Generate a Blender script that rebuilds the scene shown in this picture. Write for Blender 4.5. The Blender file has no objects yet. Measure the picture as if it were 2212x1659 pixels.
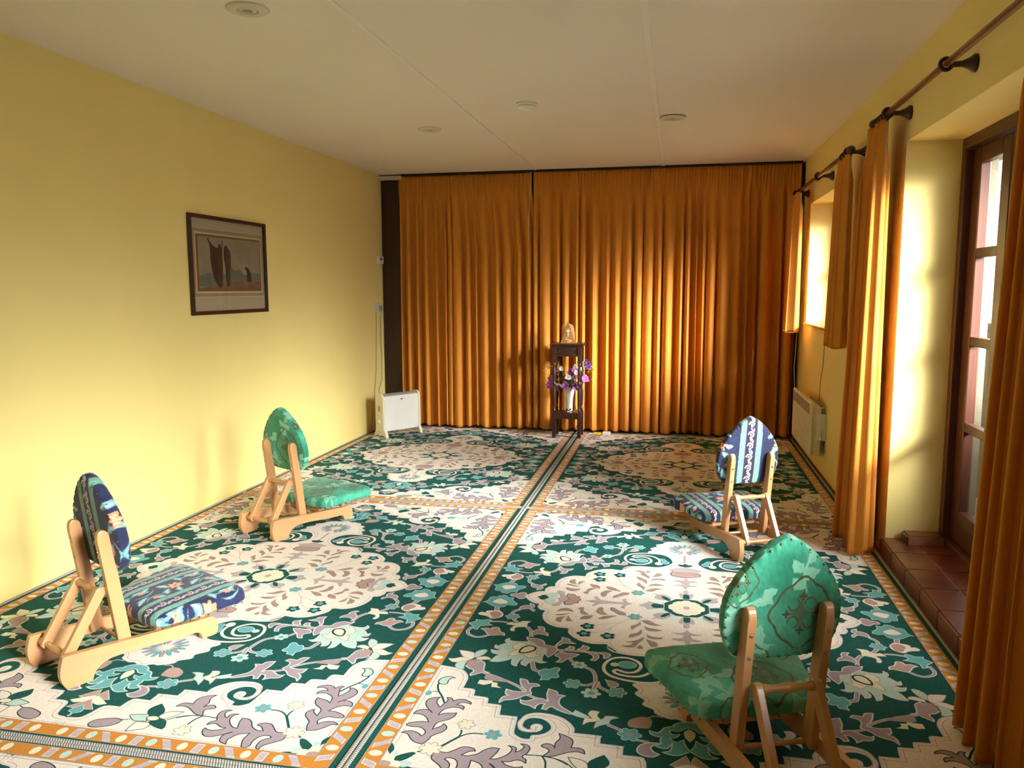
import bpy, bmesh, math, random, json
import numpy as np
from mathutils import Vector, Matrix
from mathutils.geometry import tessellate_polygon
random.seed(7); rng = np.random.default_rng(7)
SC = bpy.context.scene
COL = SC.collection
PI = math.pi

# ------------------------------------------------------------ camera
F_PX, YAW, PITCH, ROLL, CAM_H = 1711.27, -0.20595, -0.11936, -0.0028, 1.4
cy_, sy_, cp_, sp_ = math.cos(YAW), math.sin(YAW), math.cos(PITCH), math.sin(PITCH)
fwd = Vector((sy_*cp_, cy_*cp_, sp_)); rt = Vector((cy_, -sy_, 0)); up = rt.cross(fwd)
rt2 = math.cos(ROLL)*rt + math.sin(ROLL)*up; up2 = -math.sin(ROLL)*rt + math.cos(ROLL)*up
cd = bpy.data.cameras.new('camera'); cam = bpy.data.objects.new('camera', cd); COL.objects.link(cam)
M = Matrix.Identity(4)
for i in range(3):
    M[i][0], M[i][1], M[i][2] = rt2[i], up2[i], -fwd[i]
M[2][3] = CAM_H
cam.matrix_world = M
cd.sensor_fit = 'HORIZONTAL'; cd.sensor_width = 36.0; cd.lens = 36.0*F_PX/2212
cd.clip_start = 0.05
SC.camera = cam

# ------------------------------------------------------------ daylight and exposure
SC.view_settings.view_transform = 'Standard'; SC.view_settings.look = 'None'
SC.view_settings.gamma = 1.0; SC.view_settings.use_curve_mapping = False
SC.view_settings.exposure = 1.1
SKY = 2.3; LOBE = 225.0
world = bpy.data.worlds.new('sky'); SC.world = world; world.use_nodes = True
wn, wl = world.node_tree.nodes, world.node_tree.links
wn.clear()
tc = wn.new('ShaderNodeTexCoord')
dot = wn.new('ShaderNodeVectorMath'); dot.operation = 'DOT_PRODUCT'
az, el = math.radians(-34), math.radians(22)          # hazy sun: right of the room and a little behind the camera
dot.inputs[1].default_value = (math.cos(el)*math.cos(az), math.cos(el)*math.sin(az), math.sin(el))
wl.new(tc.outputs['Generated'], dot.inputs[0])
mx = wn.new('ShaderNodeMath'); mx.operation = 'MAXIMUM'; mx.inputs[1].default_value = 0.0; wl.new(dot.outputs['Value'], mx.inputs[0])
pw = wn.new('ShaderNodeMath'); pw.operation = 'POWER'; pw.inputs[1].default_value = 42.0; wl.new(mx.outputs[0], pw.inputs[0])
ml = wn.new('ShaderNodeMath'); ml.operation = 'MULTIPLY_ADD'; ml.inputs[1].default_value = LOBE; ml.inputs[2].default_value = SKY; wl.new(pw.outputs[0], ml.inputs[0])
bg = wn.new('ShaderNodeBackground'); bg.inputs[0].default_value = (0.98, 0.99, 1.0, 1); wl.new(ml.outputs[0], bg.inputs[1])
wo = wn.new('ShaderNodeOutputWorld'); wl.new(bg.outputs[0], wo.inputs[0])
def portal(name, y0, y1, z0, z1, x):
    l = bpy.data.lights.new(name, 'AREA'); l.shape = 'RECTANGLE'; l.size = z1-z0; l.size_y = y1-y0
    l.cycles.is_portal = True
    o = bpy.data.objects.new(name, l); COL.objects.link(o)
    o.location = (x, (y0+y1)/2, (z0+z1)/2); o.rotation_euler = (0, PI/2, 0)   # looks toward -x, into the room

# ------------------------------------------------------------ measured room (metres)
LX, RX, YB, YF, HC = -2.935, 1.091, 7.72, -1.6, 2.5265
DX = 1.345                                   # inner face of the door and window frames
OPEN = [(-0.20, 1.62, 1.08, 2.12), (2.40, 4.35, 0.10, 2.12), (5.62, 7.27, 1.09, 2.115)]
for i, (a, b, c, d) in enumerate(OPEN):
    portal('daylight_portal', a, b, c, d, DX+0.14)

# ------------------------------------------------------------ materials
def s2l(c):
    c = c/255.0
    return c/12.92 if c <= 0.04045 else ((c+0.055)/1.055)**2.4
def rgb(*c): return (s2l(c[0]), s2l(c[1]), s2l(c[2]), 1)
def mat(name, col, rough=0.6, noise=None, bump=None, metal=0, spec=0.5, trans=None, attr=None, sheen=0, coat=0):
    m = bpy.data.materials.new(name); m.use_nodes = True; n, l = m.node_tree.nodes, m.node_tree.links
    b = n['Principled BSDF']; b.inputs['Base Color'].default_value = col; b.inputs['Roughness'].default_value = rough
    b.inputs['Metallic'].default_value = metal; b.inputs['Specular IOR Level'].default_value = spec
    if sheen: b.inputs['Sheen Weight'].default_value = sheen
    if coat: b.inputs['Coat Weight'].default_value = coat; b.inputs['Coat Roughness'].default_value = 0.15
    t = n.new('ShaderNodeTexCoord'); src = None
    if attr:
        a = n.new('ShaderNodeAttribute'); a.attribute_name = attr; src = a.outputs['Color']; l.new(src, b.inputs['Base Color'])
    if noise:                                 # (scale, amount, stretch)
        mp = n.new('ShaderNodeMapping'); mp.inputs['Scale'].default_value = noise[2]; l.new(t.outputs['Object'], mp.inputs[0])
        nz = n.new('ShaderNodeTexNoise'); nz.inputs['Scale'].default_value = noise[0]; nz.inputs['Detail'].default_value = 4; l.new(mp.outputs[0], nz.inputs[0])
        mr = n.new('ShaderNodeMapRange'); mr.inputs[1].default_value = 0.3; mr.inputs[2].default_value = 0.7
        mr.inputs[3].default_value = 1-noise[1]; mr.inputs[4].default_value = 1+noise[1]; l.new(nz.outputs[0], mr.inputs[0])
        vm = n.new('ShaderNodeVectorMath'); vm.operation = 'SCALE'; l.new(mr.outputs[0], vm.inputs['Scale'])
        if src: l.new(src, vm.inputs[0])
        else: vm.inputs[0].default_value = col[:3]
        l.new(vm.outputs[0], b.inputs['Base Color'])
    if bump:                                  # (scale, strength, distance)
        nb = n.new('ShaderNodeTexNoise'); nb.inputs['Scale'].default_value = bump[0]; nb.inputs['Detail'].default_value = 3; l.new(t.outputs['Object'], nb.inputs[0])
        bp = n.new('ShaderNodeBump'); bp.inputs['Strength'].default_value = bump[1]; bp.inputs['Distance'].default_value = bump[2]
        l.new(nb.outputs[0], bp.inputs['Height']); l.new(bp.outputs[0], b.inputs['Normal'])
    if trans:
        tr = n.new('ShaderNodeBsdfTranslucent'); tr.inputs[0].default_value = col
        mxs = n.new('ShaderNodeMixShader'); mxs.inputs[0].default_value = trans
        l.new(b.outputs[0], mxs.inputs[1]); l.new(tr.outputs[0], mxs.inputs[2])
        l.new(mxs.outputs[0], n['Material Output'].inputs[0])
    return m
S1 = (1, 1, 1)
MT = {}
MT['wall'] = mat('yellow_paint', rgb(238, 217, 138), 0.75, (1.3, 0.03, S1), (60, 0.12, 0.004))
MT['ceil'] = mat('ceiling_paint', rgb(238, 230, 214), 0.8, (0.8, 0.02, S1), (40, 0.05, 0.003))
MT['ring'] = mat('downlight_enamel', rgb(214, 206, 186), 0.5)
MT['strip'] = mat('ceiling_strip_paint', rgb(240, 234, 220), 0.6)
MT['white'] = mat('white_plastic', rgb(232, 230, 222), 0.4, (9, 0.02, S1))
MT['offwhite'] = mat('cream_plastic', rgb(226, 219, 196), 0.4, (9, 0.02, S1))
MT['grille'] = mat('grey_plastic', rgb(150, 148, 140), 0.45, (9, 0.03, S1))
MT['black'] = mat('black_plastic', rgb(28, 24, 24), 0.4, (9, 0.05, S1))
MT['darkwood'] = mat('dark_stained_wood', rgb(58, 30, 22), 0.35, (14, 0.25, (1, 1, 0.1)), (90, 0.1, 0.002))
MT['doorwood'] = mat('brown_stained_wood', rgb(76, 40, 25), 0.4, (12, 0.25, (1, 1, 0.08)), (90, 0.1, 0.002))
MT['doordark'] = mat('dark_brown_wood', rgb(48, 26, 22), 0.45, (12, 0.2, (1, 1, 0.08)))
MT['beech'] = mat('varnished_beech', rgb(194, 144, 98), 0.33, (22, 0.10, (1, 0.12, 0.5)), (120, 0.05, 0.001), coat=0.3)
MT['beechup'] = mat('varnished_beech_upright', rgb(194, 142, 94), 0.33, (22, 0.10, (1, 0.5, 0.1)), (120, 0.05, 0.001), coat=0.3)
MT['beechx'] = mat('varnished_beech_dowel', rgb(194, 138, 80), 0.3, (22, 0.10, (0.1, 1, 1)), None, coat=0.4)
MT['rodwood'] = mat('mahogany_rod', rgb(112, 58, 38), 0.3, (20, 0.2, (1, 0.1, 1)), None, coat=0.3)
MT['bracket'] = mat('dark_bracket_wood', rgb(52, 28, 20), 0.35, (20, 0.15, S1))
MT['curtain'] = mat('amber_curtain_cloth', rgb(224, 148, 60), 0.85, (160, 0.06, (1, 1, 0.3)), (500, 0.15, 0.0006), trans=0.16, spec=0.2)
MT['lining'] = mat('curtain_lining', rgb(235, 225, 205), 0.85, (100, 0.03, S1), trans=0.2, spec=0.2)
MT['stud'] = mat('antique_brass', rgb(132, 98, 54), 0.38, (30, 0.05, S1), metal=1)
MT['brass'] = mat('brass', rgb(190, 160, 90), 0.25, (30, 0.05, S1), metal=1)
MT['chrome'] = mat('steel', rgb(210, 208, 200), 0.2, (30, 0.03, S1), metal=1)
MT['cream'] = mat('painted_mount', rgb(205, 190, 160), 0.7)
MT['cable'] = mat('white_cable', rgb(222, 214, 196), 0.5, (20, 0.02, S1))
MT['darkcable'] = mat('dark_cable', rgb(50, 36, 30), 0.5, (20, 0.05, S1))
MT['greycable'] = mat('beige_cable', rgb(150, 128, 84), 0.5, (20, 0.05, S1))
MT['yellow'] = mat('yellow_card', rgb(236, 200, 40), 0.6, (20, 0.04, S1))
MT['ceramic'] = mat('white_ceramic', rgb(240, 238, 230), 0.18, (6, 0.01, S1), coat=0.4)
MT['redfloor'] = mat('dark_red_floor', rgb(96, 28, 30), 0.6, (8, 0.1, S1))
MT['gravel'] = mat('pale_gravel', rgb(150, 142, 128), 0.9, (30, 0.3, S1), (60, 0.5, 0.02))
MT['render'] = mat('weathered_render', rgb(122, 116, 98), 0.9, (5, 0.2, S1), (60, 0.4, 0.01))
MT['glow'] = mat('pale_shell_panel', rgb(248, 214, 150), 0.4, (12, 0.08, S1), trans=0.5)
MT['cutline'] = mat('pale_cut_line', rgb(252, 232, 180), 0.5)
MT['oak'] = mat('golden_wood', rgb(168, 116, 62), 0.4, (30, 0.15, (1, 1, 0.2)))
def glassmat(name, tint, rough=0.0, pwr=4.0, base=.03):
    m = bpy.data.materials.new(name); m.use_nodes = True; n, l = m.node_tree.nodes, m.node_tree.links
    n.remove(n['Principled BSDF'])
    t = n.new('ShaderNodeBsdfTransparent'); t.inputs[0].default_value = tint
    g = n.new('ShaderNodeBsdfGlossy'); g.inputs['Roughness'].default_value = rough
    f = n.new('ShaderNodeLayerWeight'); p5 = n.new('ShaderNodeMath'); p5.operation = 'POWER'; p5.inputs[1].default_value = pwr; l.new(f.outputs['Facing'], p5.inputs[0])
    ma = n.new('ShaderNodeMath'); ma.operation = 'MULTIPLY_ADD'; ma.inputs[1].default_value = .8; ma.inputs[2].default_value = base; l.new(p5.outputs[0], ma.inputs[0])
    mxs = n.new('ShaderNodeMixShader'); l.new(ma.outputs[0], mxs.inputs[0]); l.new(t.outputs[0], mxs.inputs[1]); l.new(g.outputs[0], mxs.inputs[2])
    l.new(mxs.outputs[0], n['Material Output'].inputs[0]); return m
MT['glass'] = glassmat('window_glass', (0.96, 0.97, 0.96, 1))
MT['crystal'] = glassmat('clear_crystal', (0.97, 0.98, 0.98, 1), 0.03, 2.0, .22)
# terracotta tiles with pale grout (brick texture on object coordinates)
def tilemat():
    m = mat('terracotta_tiles', rgb(118, 52, 34), 0.28, coat=0.2); n, l = m.node_tree.nodes, m.node_tree.links
    b = n['Principled BSDF']; t = n.new('ShaderNodeTexCoord')
    nz = n.new('ShaderNodeTexNoise'); nz.inputs['Scale'].default_value = 9; l.new(t.outputs['Object'], nz.inputs[0])
    cr = n.new('ShaderNodeValToRGB'); cr.color_ramp.elements[0].color = rgb(84, 36, 25); cr.color_ramp.elements[1].color = rgb(112, 52, 36)
    cr.color_ramp.elements[0].position = .35; cr.color_ramp.elements[1].position = .7
    l.new(nz.outputs[0], cr.inputs[0]); l.new(cr.outputs[0], b.inputs['Base Color']); return m
MT['tile'] = tilemat(); MT['grout'] = mat('pale_grout', rgb(140, 94, 68), 0.8, (30, 0.1, S1))
# woven rug yarns: one colour each, the same weave
def yarn(name, col):
    m = bpy.data.materials.new('rug_yarn_'+name); m.use_nodes = True; n, l = m.node_tree.nodes, m.node_tree.links
    b = n['Principled BSDF']; b.inputs['Roughness'].default_value = 0.9; b.inputs['Specular IOR Level'].default_value = 0.15
    t = n.new('ShaderNodeTexCoord'); mp = n.new('ShaderNodeMapping'); mp.inputs['Scale'].default_value = (1, .28, 1); l.new(t.outputs['Object'], mp.inputs[0])
    a = n.new('ShaderNodeTexNoise'); a.inputs['Scale'].default_value = 420; a.inputs['Detail'].default_value = 2; l.new(mp.outputs[0], a.inputs[0])
    mp2 = n.new('ShaderNodeMapping'); mp2.inputs['Scale'].default_value = (.28, 1, 1); l.new(t.outputs['Object'], mp2.inputs[0])
    a2 = n.new('ShaderNodeTexNoise'); a2.inputs['Scale'].default_value = 420; a2.inputs['Detail'].default_value = 2; l.new(mp2.outputs[0], a2.inputs[0])
    ad = n.new('ShaderNodeMath'); ad.operation = 'ADD'; l.new(a.outputs[0], ad.inputs[0]); l.new(a2.outputs[0], ad.inputs[1])
    mr = n.new('ShaderNodeMapRange'); mr.inputs[1].default_value = .7; mr.inputs[2].default_value = 1.3; k = .34 if name == 'green' else .13
    mr.inputs[3].default_value = 1-k; mr.inputs[4].default_value = 1+k; l.new(ad.outputs[0], mr.inputs[0])
    vm = n.new('ShaderNodeVectorMath'); vm.operation = 'SCALE'; vm.inputs[0].default_value = col[:3]; l.new(mr.outputs[0], vm.inputs['Scale']); l.new(vm.outputs[0], b.inputs['Base Color'])
    bp = n.new('ShaderNodeBump'); bp.inputs['Strength'].default_value = .35; bp.inputs['Distance'].default_value = .001
    l.new(ad.outputs[0], bp.inputs['Height']); l.new(bp.outputs[0], b.inputs['Normal'])
    return m
YC = dict(green=(28, 84, 78), cream=(236, 226, 214), mauve=(168, 152, 158), mauve2=(186, 172, 172), aqua=(190, 216, 206), aqua2=(222, 228, 218), teal=(104, 172, 176),
          pink=(184, 152, 144), brown=(166, 142, 132), orange=(204, 136, 58), ivory=(232, 226, 202), dk=(44, 66, 66), lt=(216, 214, 212), tan=(170, 158, 142),
          lav=(188, 176, 186), edge=(196, 190, 182), edged=(108, 108, 100))
for k, v in YC.items(): MT['y_'+k] = yarn(k, rgb(*v))

# ------------------------------------------------------------ builders
def mesh_obj(name, verts, faces, mats, parent=None, fmat=None, smooth=False):
    me = bpy.data.meshes.new(name); me.from_pydata([tuple(v) for v in verts], [], faces)
    for m in (mats if isinstance(mats, (list, tuple)) else [mats]): me.materials.append(MT[m] if isinstance(m, str) else m)
    if fmat: me.polygons.foreach_set('material_index', fmat)
    if smooth: me.polygons.foreach_set('use_smooth', [True]*len(me.polygons))
    me.update(); o = bpy.data.objects.new(name, me); COL.objects.link(o)
    if parent: o.parent = parent
    return o
class B:
    """collects shapes into one mesh"""
    def __init__(s): s.bm = bmesh.new()
    def box(s, x0, x1, y0, y1, z0, z1, mi=0, bev=0, rot=None):
        r = bmesh.ops.create_cube(s.bm, size=1); vs = r['verts']
        for v in vs: v.co = Vector(((x0+x1)/2+v.co.x*(x1-x0), (y0+y1)/2+v.co.y*(y1-y0), (z0+z1)/2+v.co.z*(z1-z0)))
        fs = {f for v in vs for f in v.link_faces}
        if bev:
            es = list({e for v in vs for e in v.link_edges})
            r = bmesh.ops.bevel(s.bm, geom=es, offset=bev, segments=2, affect='EDGES', profile=.5)
            fs = set(r['faces']) | {f for f in fs if f.is_valid}
            vs = list({v for f in fs for v in f.verts})
        for f in fs: f.material_index = mi
        if rot: bmesh.ops.transform(s.bm, matrix=rot, verts=vs)
        return vs
    def prism(s, pts, axis, a, b, mi=0, bev=0, smooth=False):
        """polygon pts (2D) extruded along axis from a to b; axis 0: pts=(y,z), 1: (x,z), 2: (x,y)"""
        def mk(p, t): return {0: (t, p[0], p[1]), 1: (p[0], t, p[1]), 2: (p[0], p[1], t)}[axis]
        A = [s.bm.verts.new(mk(p, a)) for p in pts]; Bv = [s.bm.verts.new(mk(p, b)) for p in pts]; n = len(pts)
        fs = [s.bm.faces.new(A), s.bm.faces.new(Bv[::-1])]
        for i in range(n): fs.append(s.bm.faces.new((A[i], Bv[i], Bv[(i+1) % n], A[(i+1) % n])))
        if bev:
            es = [e for f in fs[:2] for e in f.edges]
            r = bmesh.ops.bevel(s.bm, geom=es, offset=bev, segments=2, affect='EDGES', profile=.5); fs = [f for f in fs if f.is_valid]+r['faces']
        for f in fs: f.material_index = mi; f.smooth = smooth
        return fs
    def tube(s, pts, r, n=10, mi=0, cap=True):
        """round bar through pts; r number or list"""
        pts = [Vector(p) for p in pts]; rs = r if isinstance(r, (list, tuple)) else [r]*len(pts); rings = []; prev = None
        for i, p in enumerate(pts):
            d = (pts[min(i+1, len(pts)-1)]-pts[max(i-1, 0)]).normalized()
            if prev is None: u = d.orthogonal().normalized()
            else: u = (prev-d*prev.dot(d)).normalized()
            prev = u; w = d.cross(u)
            rings.append([s.bm.verts.new(p+(u*math.cos(2*PI*k/n)+w*math.sin(2*PI*k/n))*rs[i]) for k in range(n)])
        for i in range(len(rings)-1):
            for k in range(n):
                f = s.bm.faces.new((rings[i][k], rings[i][(k+1) % n], rings[i+1][(k+1) % n], rings[i+1][k])); f.material_index = mi; f.smooth = True
        if cap:
            for R_ in (rings[0][::-1], rings[-1]):
                f = s.bm.faces.new(R_); f.material_index = mi
    def lathe(s, prof, c, axis=2, n=24, mi=0, sc=(1, 1)):
        """profile [(r, h)] turned about an axis through c"""
        rings = []
        for r, h in prof:
            ring = []
            for k in range(n):
                a = 2*PI*k/n; u, w = r*math.cos(a)*sc[0], r*math.sin(a)*sc[1]
                v = {0: (h, u, w), 1: (u, h, w), 2: (u, w, h)}[axis]; ring.append(s.bm.verts.new((c[0]+v[0], c[1]+v[1], c[2]+v[2])))
            rings.append(ring)
        for i in range(len(rings)-1):
            for k in range(n):
                f = s.bm.faces.new((rings[i][k], rings[i][(k+1) % n], rings[i+1][(k+1) % n], rings[i+1][k])); f.material_index = mi; f.smooth = True
        for R_ in (rings[0][::-1], rings[-1]):
            f = s.bm.faces.new(R_); f.material_index = mi
    def done(s, name, mats, parent=None):
        bmesh.ops.recalc_face_normals(s.bm, faces=s.bm.faces[:])
        me = bpy.data.meshes.new(name); s.bm.to_mesh(me); s.bm.free()
        for m in (mats if isinstance(mats, (list, tuple)) else [mats]): me.materials.append(MT[m])
        o = bpy.data.objects.new(name, me); COL.objects.link(o)
        if parent: o.parent = parent
        return o
def tag(o, label, cat, group=None):
    o['label'] = label; o['category'] = cat
    if group: o['group'] = group
    return o
def thing(name, label, cat, loc=(0, 0, 0), rz=0, group=None):
    o = bpy.data.objects.new(name, None); COL.objects.link(o); o.empty_display_size = .05
    o.location = loc; o.rotation_euler = (0, 0, rz); return tag(o, label, cat, group)
def struct(o): o['kind'] = 'structure'; return o
def copy_tree(o, parent=None):
    c = o.copy(); COL.objects.link(c); c.parent = parent
    for ch in list(o.children): copy_tree(ch, c)
    return c

# ------------------------------------------------------------ room shell
b = B(); b.box(LX-.2, RX+.5, YF-.2, YB+.2, -.12, 0.0); struct(b.done('floor', 'redfloor'))
b = B(); b.box(LX-.2, RX+.5, YF-.2, YB+.2, HC, HC+.12); struct(b.done('ceiling', 'ceil'))
b = B(); b.box(LX-.2, LX, YF-.2, YB+.2, 0, HC); struct(b.done('wall_left', 'wall'))
b = B(); b.box(LX, RX+.5, YF-.2, YF, 0, HC); struct(b.done('wall_front', 'wall'))
b = B(); b.box(LX, RX+.5, YB, YB+.2, 0, HC); struct(b.done('wall_back', 'doordark'))
WX = RX+.42
for wname, w0, w1, wm in (('wall_right', RX, DX+.088, 'wall'), ('wall_outer', DX+.0885, WX, 'render')):
  b = B(); ys = YF
  for (a, c, z0, z1) in OPEN:
    b.box(w0, w1, ys, a, 0, HC)
    b.box(w0, w1, a, c, z1, HC); b.box(max(w0, DX+.035) if 2 < a < 3 else w0, w1, a, c, 0, z0); ys = c
  b.box(w0, w1, ys, YB, 0, HC)
  struct(b.done(wname, wm))
# ceiling cover strips over the panel joints
for i, (x, w) in enumerate(((-1.358, .026), (-.160, .036))):
    b = B(); b.prism([(x-w/2, HC), (x-w/2+.004, HC-.006), (x+w/2-.004, HC-.006), (x+w/2, HC)], 1, YF, 7.68)
    struct(b.done('trim_%d' % (i+1), 'strip'))
b = B(); b.box(LX, -2.70, 7.60, 7.66, 2.475, 2.512, bev=.003); struct(b.done('trim_3', 'cream'))        # track cover at the left end
# dark folding door frame seen left of the big curtain
b = B(); b.box(LX+.002, LX+.24, 7.655, 7.718, 0.01, 2.47, bev=.004); b.box(LX+.05, LX+.20, 7.645, 7.655, .12, 2.36, bev=.003)
struct(b.done('door_3', 'doordark'))
b = B(); b.box(LX+.24, RX-.002, 7.70, 7.719, 0.01, 2.47); struct(b.done('trim_4', 'doordark'))

# outside: gravel and a hedge
b = B(); b.box(WX, 40, -30, 40, -.3, -.12); struct(b.done('ground', 'gravel'))
# tiled eaves overhanging the wall outside
b = B(); b.prism([(WX, 2.42), (WX+.62, 2.26), (WX+.62, 2.34), (WX, 2.62)], 1, YF-.2, YB+.2); struct(b.done('eaves', 'doordark'))
# glazed doors
def glazed(idx, ya, yb, z0, z1, leaves, rows, bottom, handle=True):
    root = bpy.data.objects.new('door_%d' % idx if bottom > .1 else 'window_%d' % idx, None); COL.objects.link(root); struct(root)
    root.location = (DX, (ya+yb)/2, z0); root_inv = Vector(root.location)
    def fin(bb, name, m, par=root):
        o = bb.done(name, m, par)
        o.matrix_parent_inverse = Matrix.Translation(-root_inv) if par is root else Matrix.Identity(4)
        return o
    f = B(); t = .055
    f.box(DX, DX+.09, ya, ya+t, z0, z1, bev=.004); f.box(DX, DX+.09, yb-t, yb, z0, z1, bev=.004)
    f.box(DX, DX+.09, ya+t, yb-t, z1-t, z1, bev=.004); f.box(DX, DX+.09, ya+t, yb-t, z0, z0+.035, bev=.004)
    fin(f, 'frame', 'doorwood')
    wy = (yb-ya-2*t)/leaves
    for k in range(leaves):
        a, c = ya+t+k*wy+.003, ya+t+(k+1)*wy-.003; st = .100 if leaves == 4 else .085; x0, x1 = DX+.035, DX+.082
        l = B(); zb, zt = z0+.04, z1-t-.004
        l.box(x0, x1, a, a+st, zb, zt, bev=.005); l.box(x0, x1, c-st, c, zb, zt, bev=.005)
        l.box(x0, x1, a+st, c-st, zt-.075, zt, bev=.005); l.box(x0, x1, a+st, c-st, zb, zb+bottom, bev=.005)
        if bottom > .1: l.box(x0-.004, x0+.02, a+st+.03, c-st-.03, zb+.03, zb+bottom-.04, bev=.006)
        g0, g1 = zb+bottom, zt-.075; ncol = max(1, round((c-a-2*st)/.26)); cw = (c-a-2*st)/ncol; rh = (g1-g0)/rows; mu = .022
        for j in range(1, ncol): l.box(x0+.004, x1-.004, a+st+j*cw-mu/2, a+st+j*cw+mu/2, g0, g1, bev=.004)
        for j in range(1, rows): l.box(x0+.002, x1-.002, a+st, c-st, g0+j*rh-.022, g0+j*rh+.022, bev=.004)
        leaf = fin(l, 'leaf' if bottom > .1 else 'sash', 'doorwood')
        gl = B()
        gl.box((x0+x1)/2-.003, (x0+x1)/2+.003, a+st, c-st, g0, g1); fin(gl, 'pane', 'glass')
        if handle and k == 2:
            h = B(); hy = a+.04 if k else c-.04; h.box(x0-.012, x0-.002, hy-.018, hy+.018, z0+.85, z0+1.05, bev=.003); h.tube([(x0-.01, hy, z0+1.0), (x0-.05, hy, z0+1.0), (x0-.055, hy+(.1 if k else -.1), z0+1.0)], .008); fin(h, 'handle', 'brass')
glazed(1, 2.40, 4.35, .10, 2.12, 4, 4, .16)
glazed(2, -0.20, 1.62, 1.08, 2.12, 2, 2, .06, False)
glazed(1, 5.62, 7.27, 1.09, 2.115, 3, 2, .06, False)
# window sill board
b = B(); b.box(RX-.03, DX+.01, 5.60, 7.268, 1.088, 1.106, bev=.004); struct(b.done('trim_5', 'oak'))

# tiled step in front of the doors (outer tiles with pale grout)
def tiled(name, x0, x1, y0, y1, z0, z1, tx, ty, label=None):
    b = B(); b.box(x0+.003, x1, y0, y1, z0, z1-.003, mi=1)
    g = .004
    nx = max(1, round((x1-x0)/tx)); ny = max(1, round((y1-y0)/ty)); wx, wy = (x1-x0)/nx, (y1-y0)/ny
    for i in range(nx):
        for j in range(ny):
            b.box(x0+i*wx+g, x0+(i+1)*wx-g, y0+j*wy+g, y0+(j+1)*wy-g, z1-.01, z1+.001, bev=.0015)
    for j in range(ny): b.box(x0-.006, x0+.004, y0+j*wy+g, y0+(j+1)*wy-g, z0+.004, z1-.006, bev=.0015)
    return b.done(name, ['tile', 'grout'])
o = tiled('tiled_step', 1.066, DX+.033, 2.41, 4.34, .012, .101, .20, .245)
tag(o, 'dark terracotta tiled step in front of the glazed door', 'step')
o = tiled('terracotta_block', 1.17, 1.34, 4.235, 4.335, .1025, .148, .17, .1)
tag(o, 'single small terracotta block on the far end of the step', 'tile block')

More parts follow.
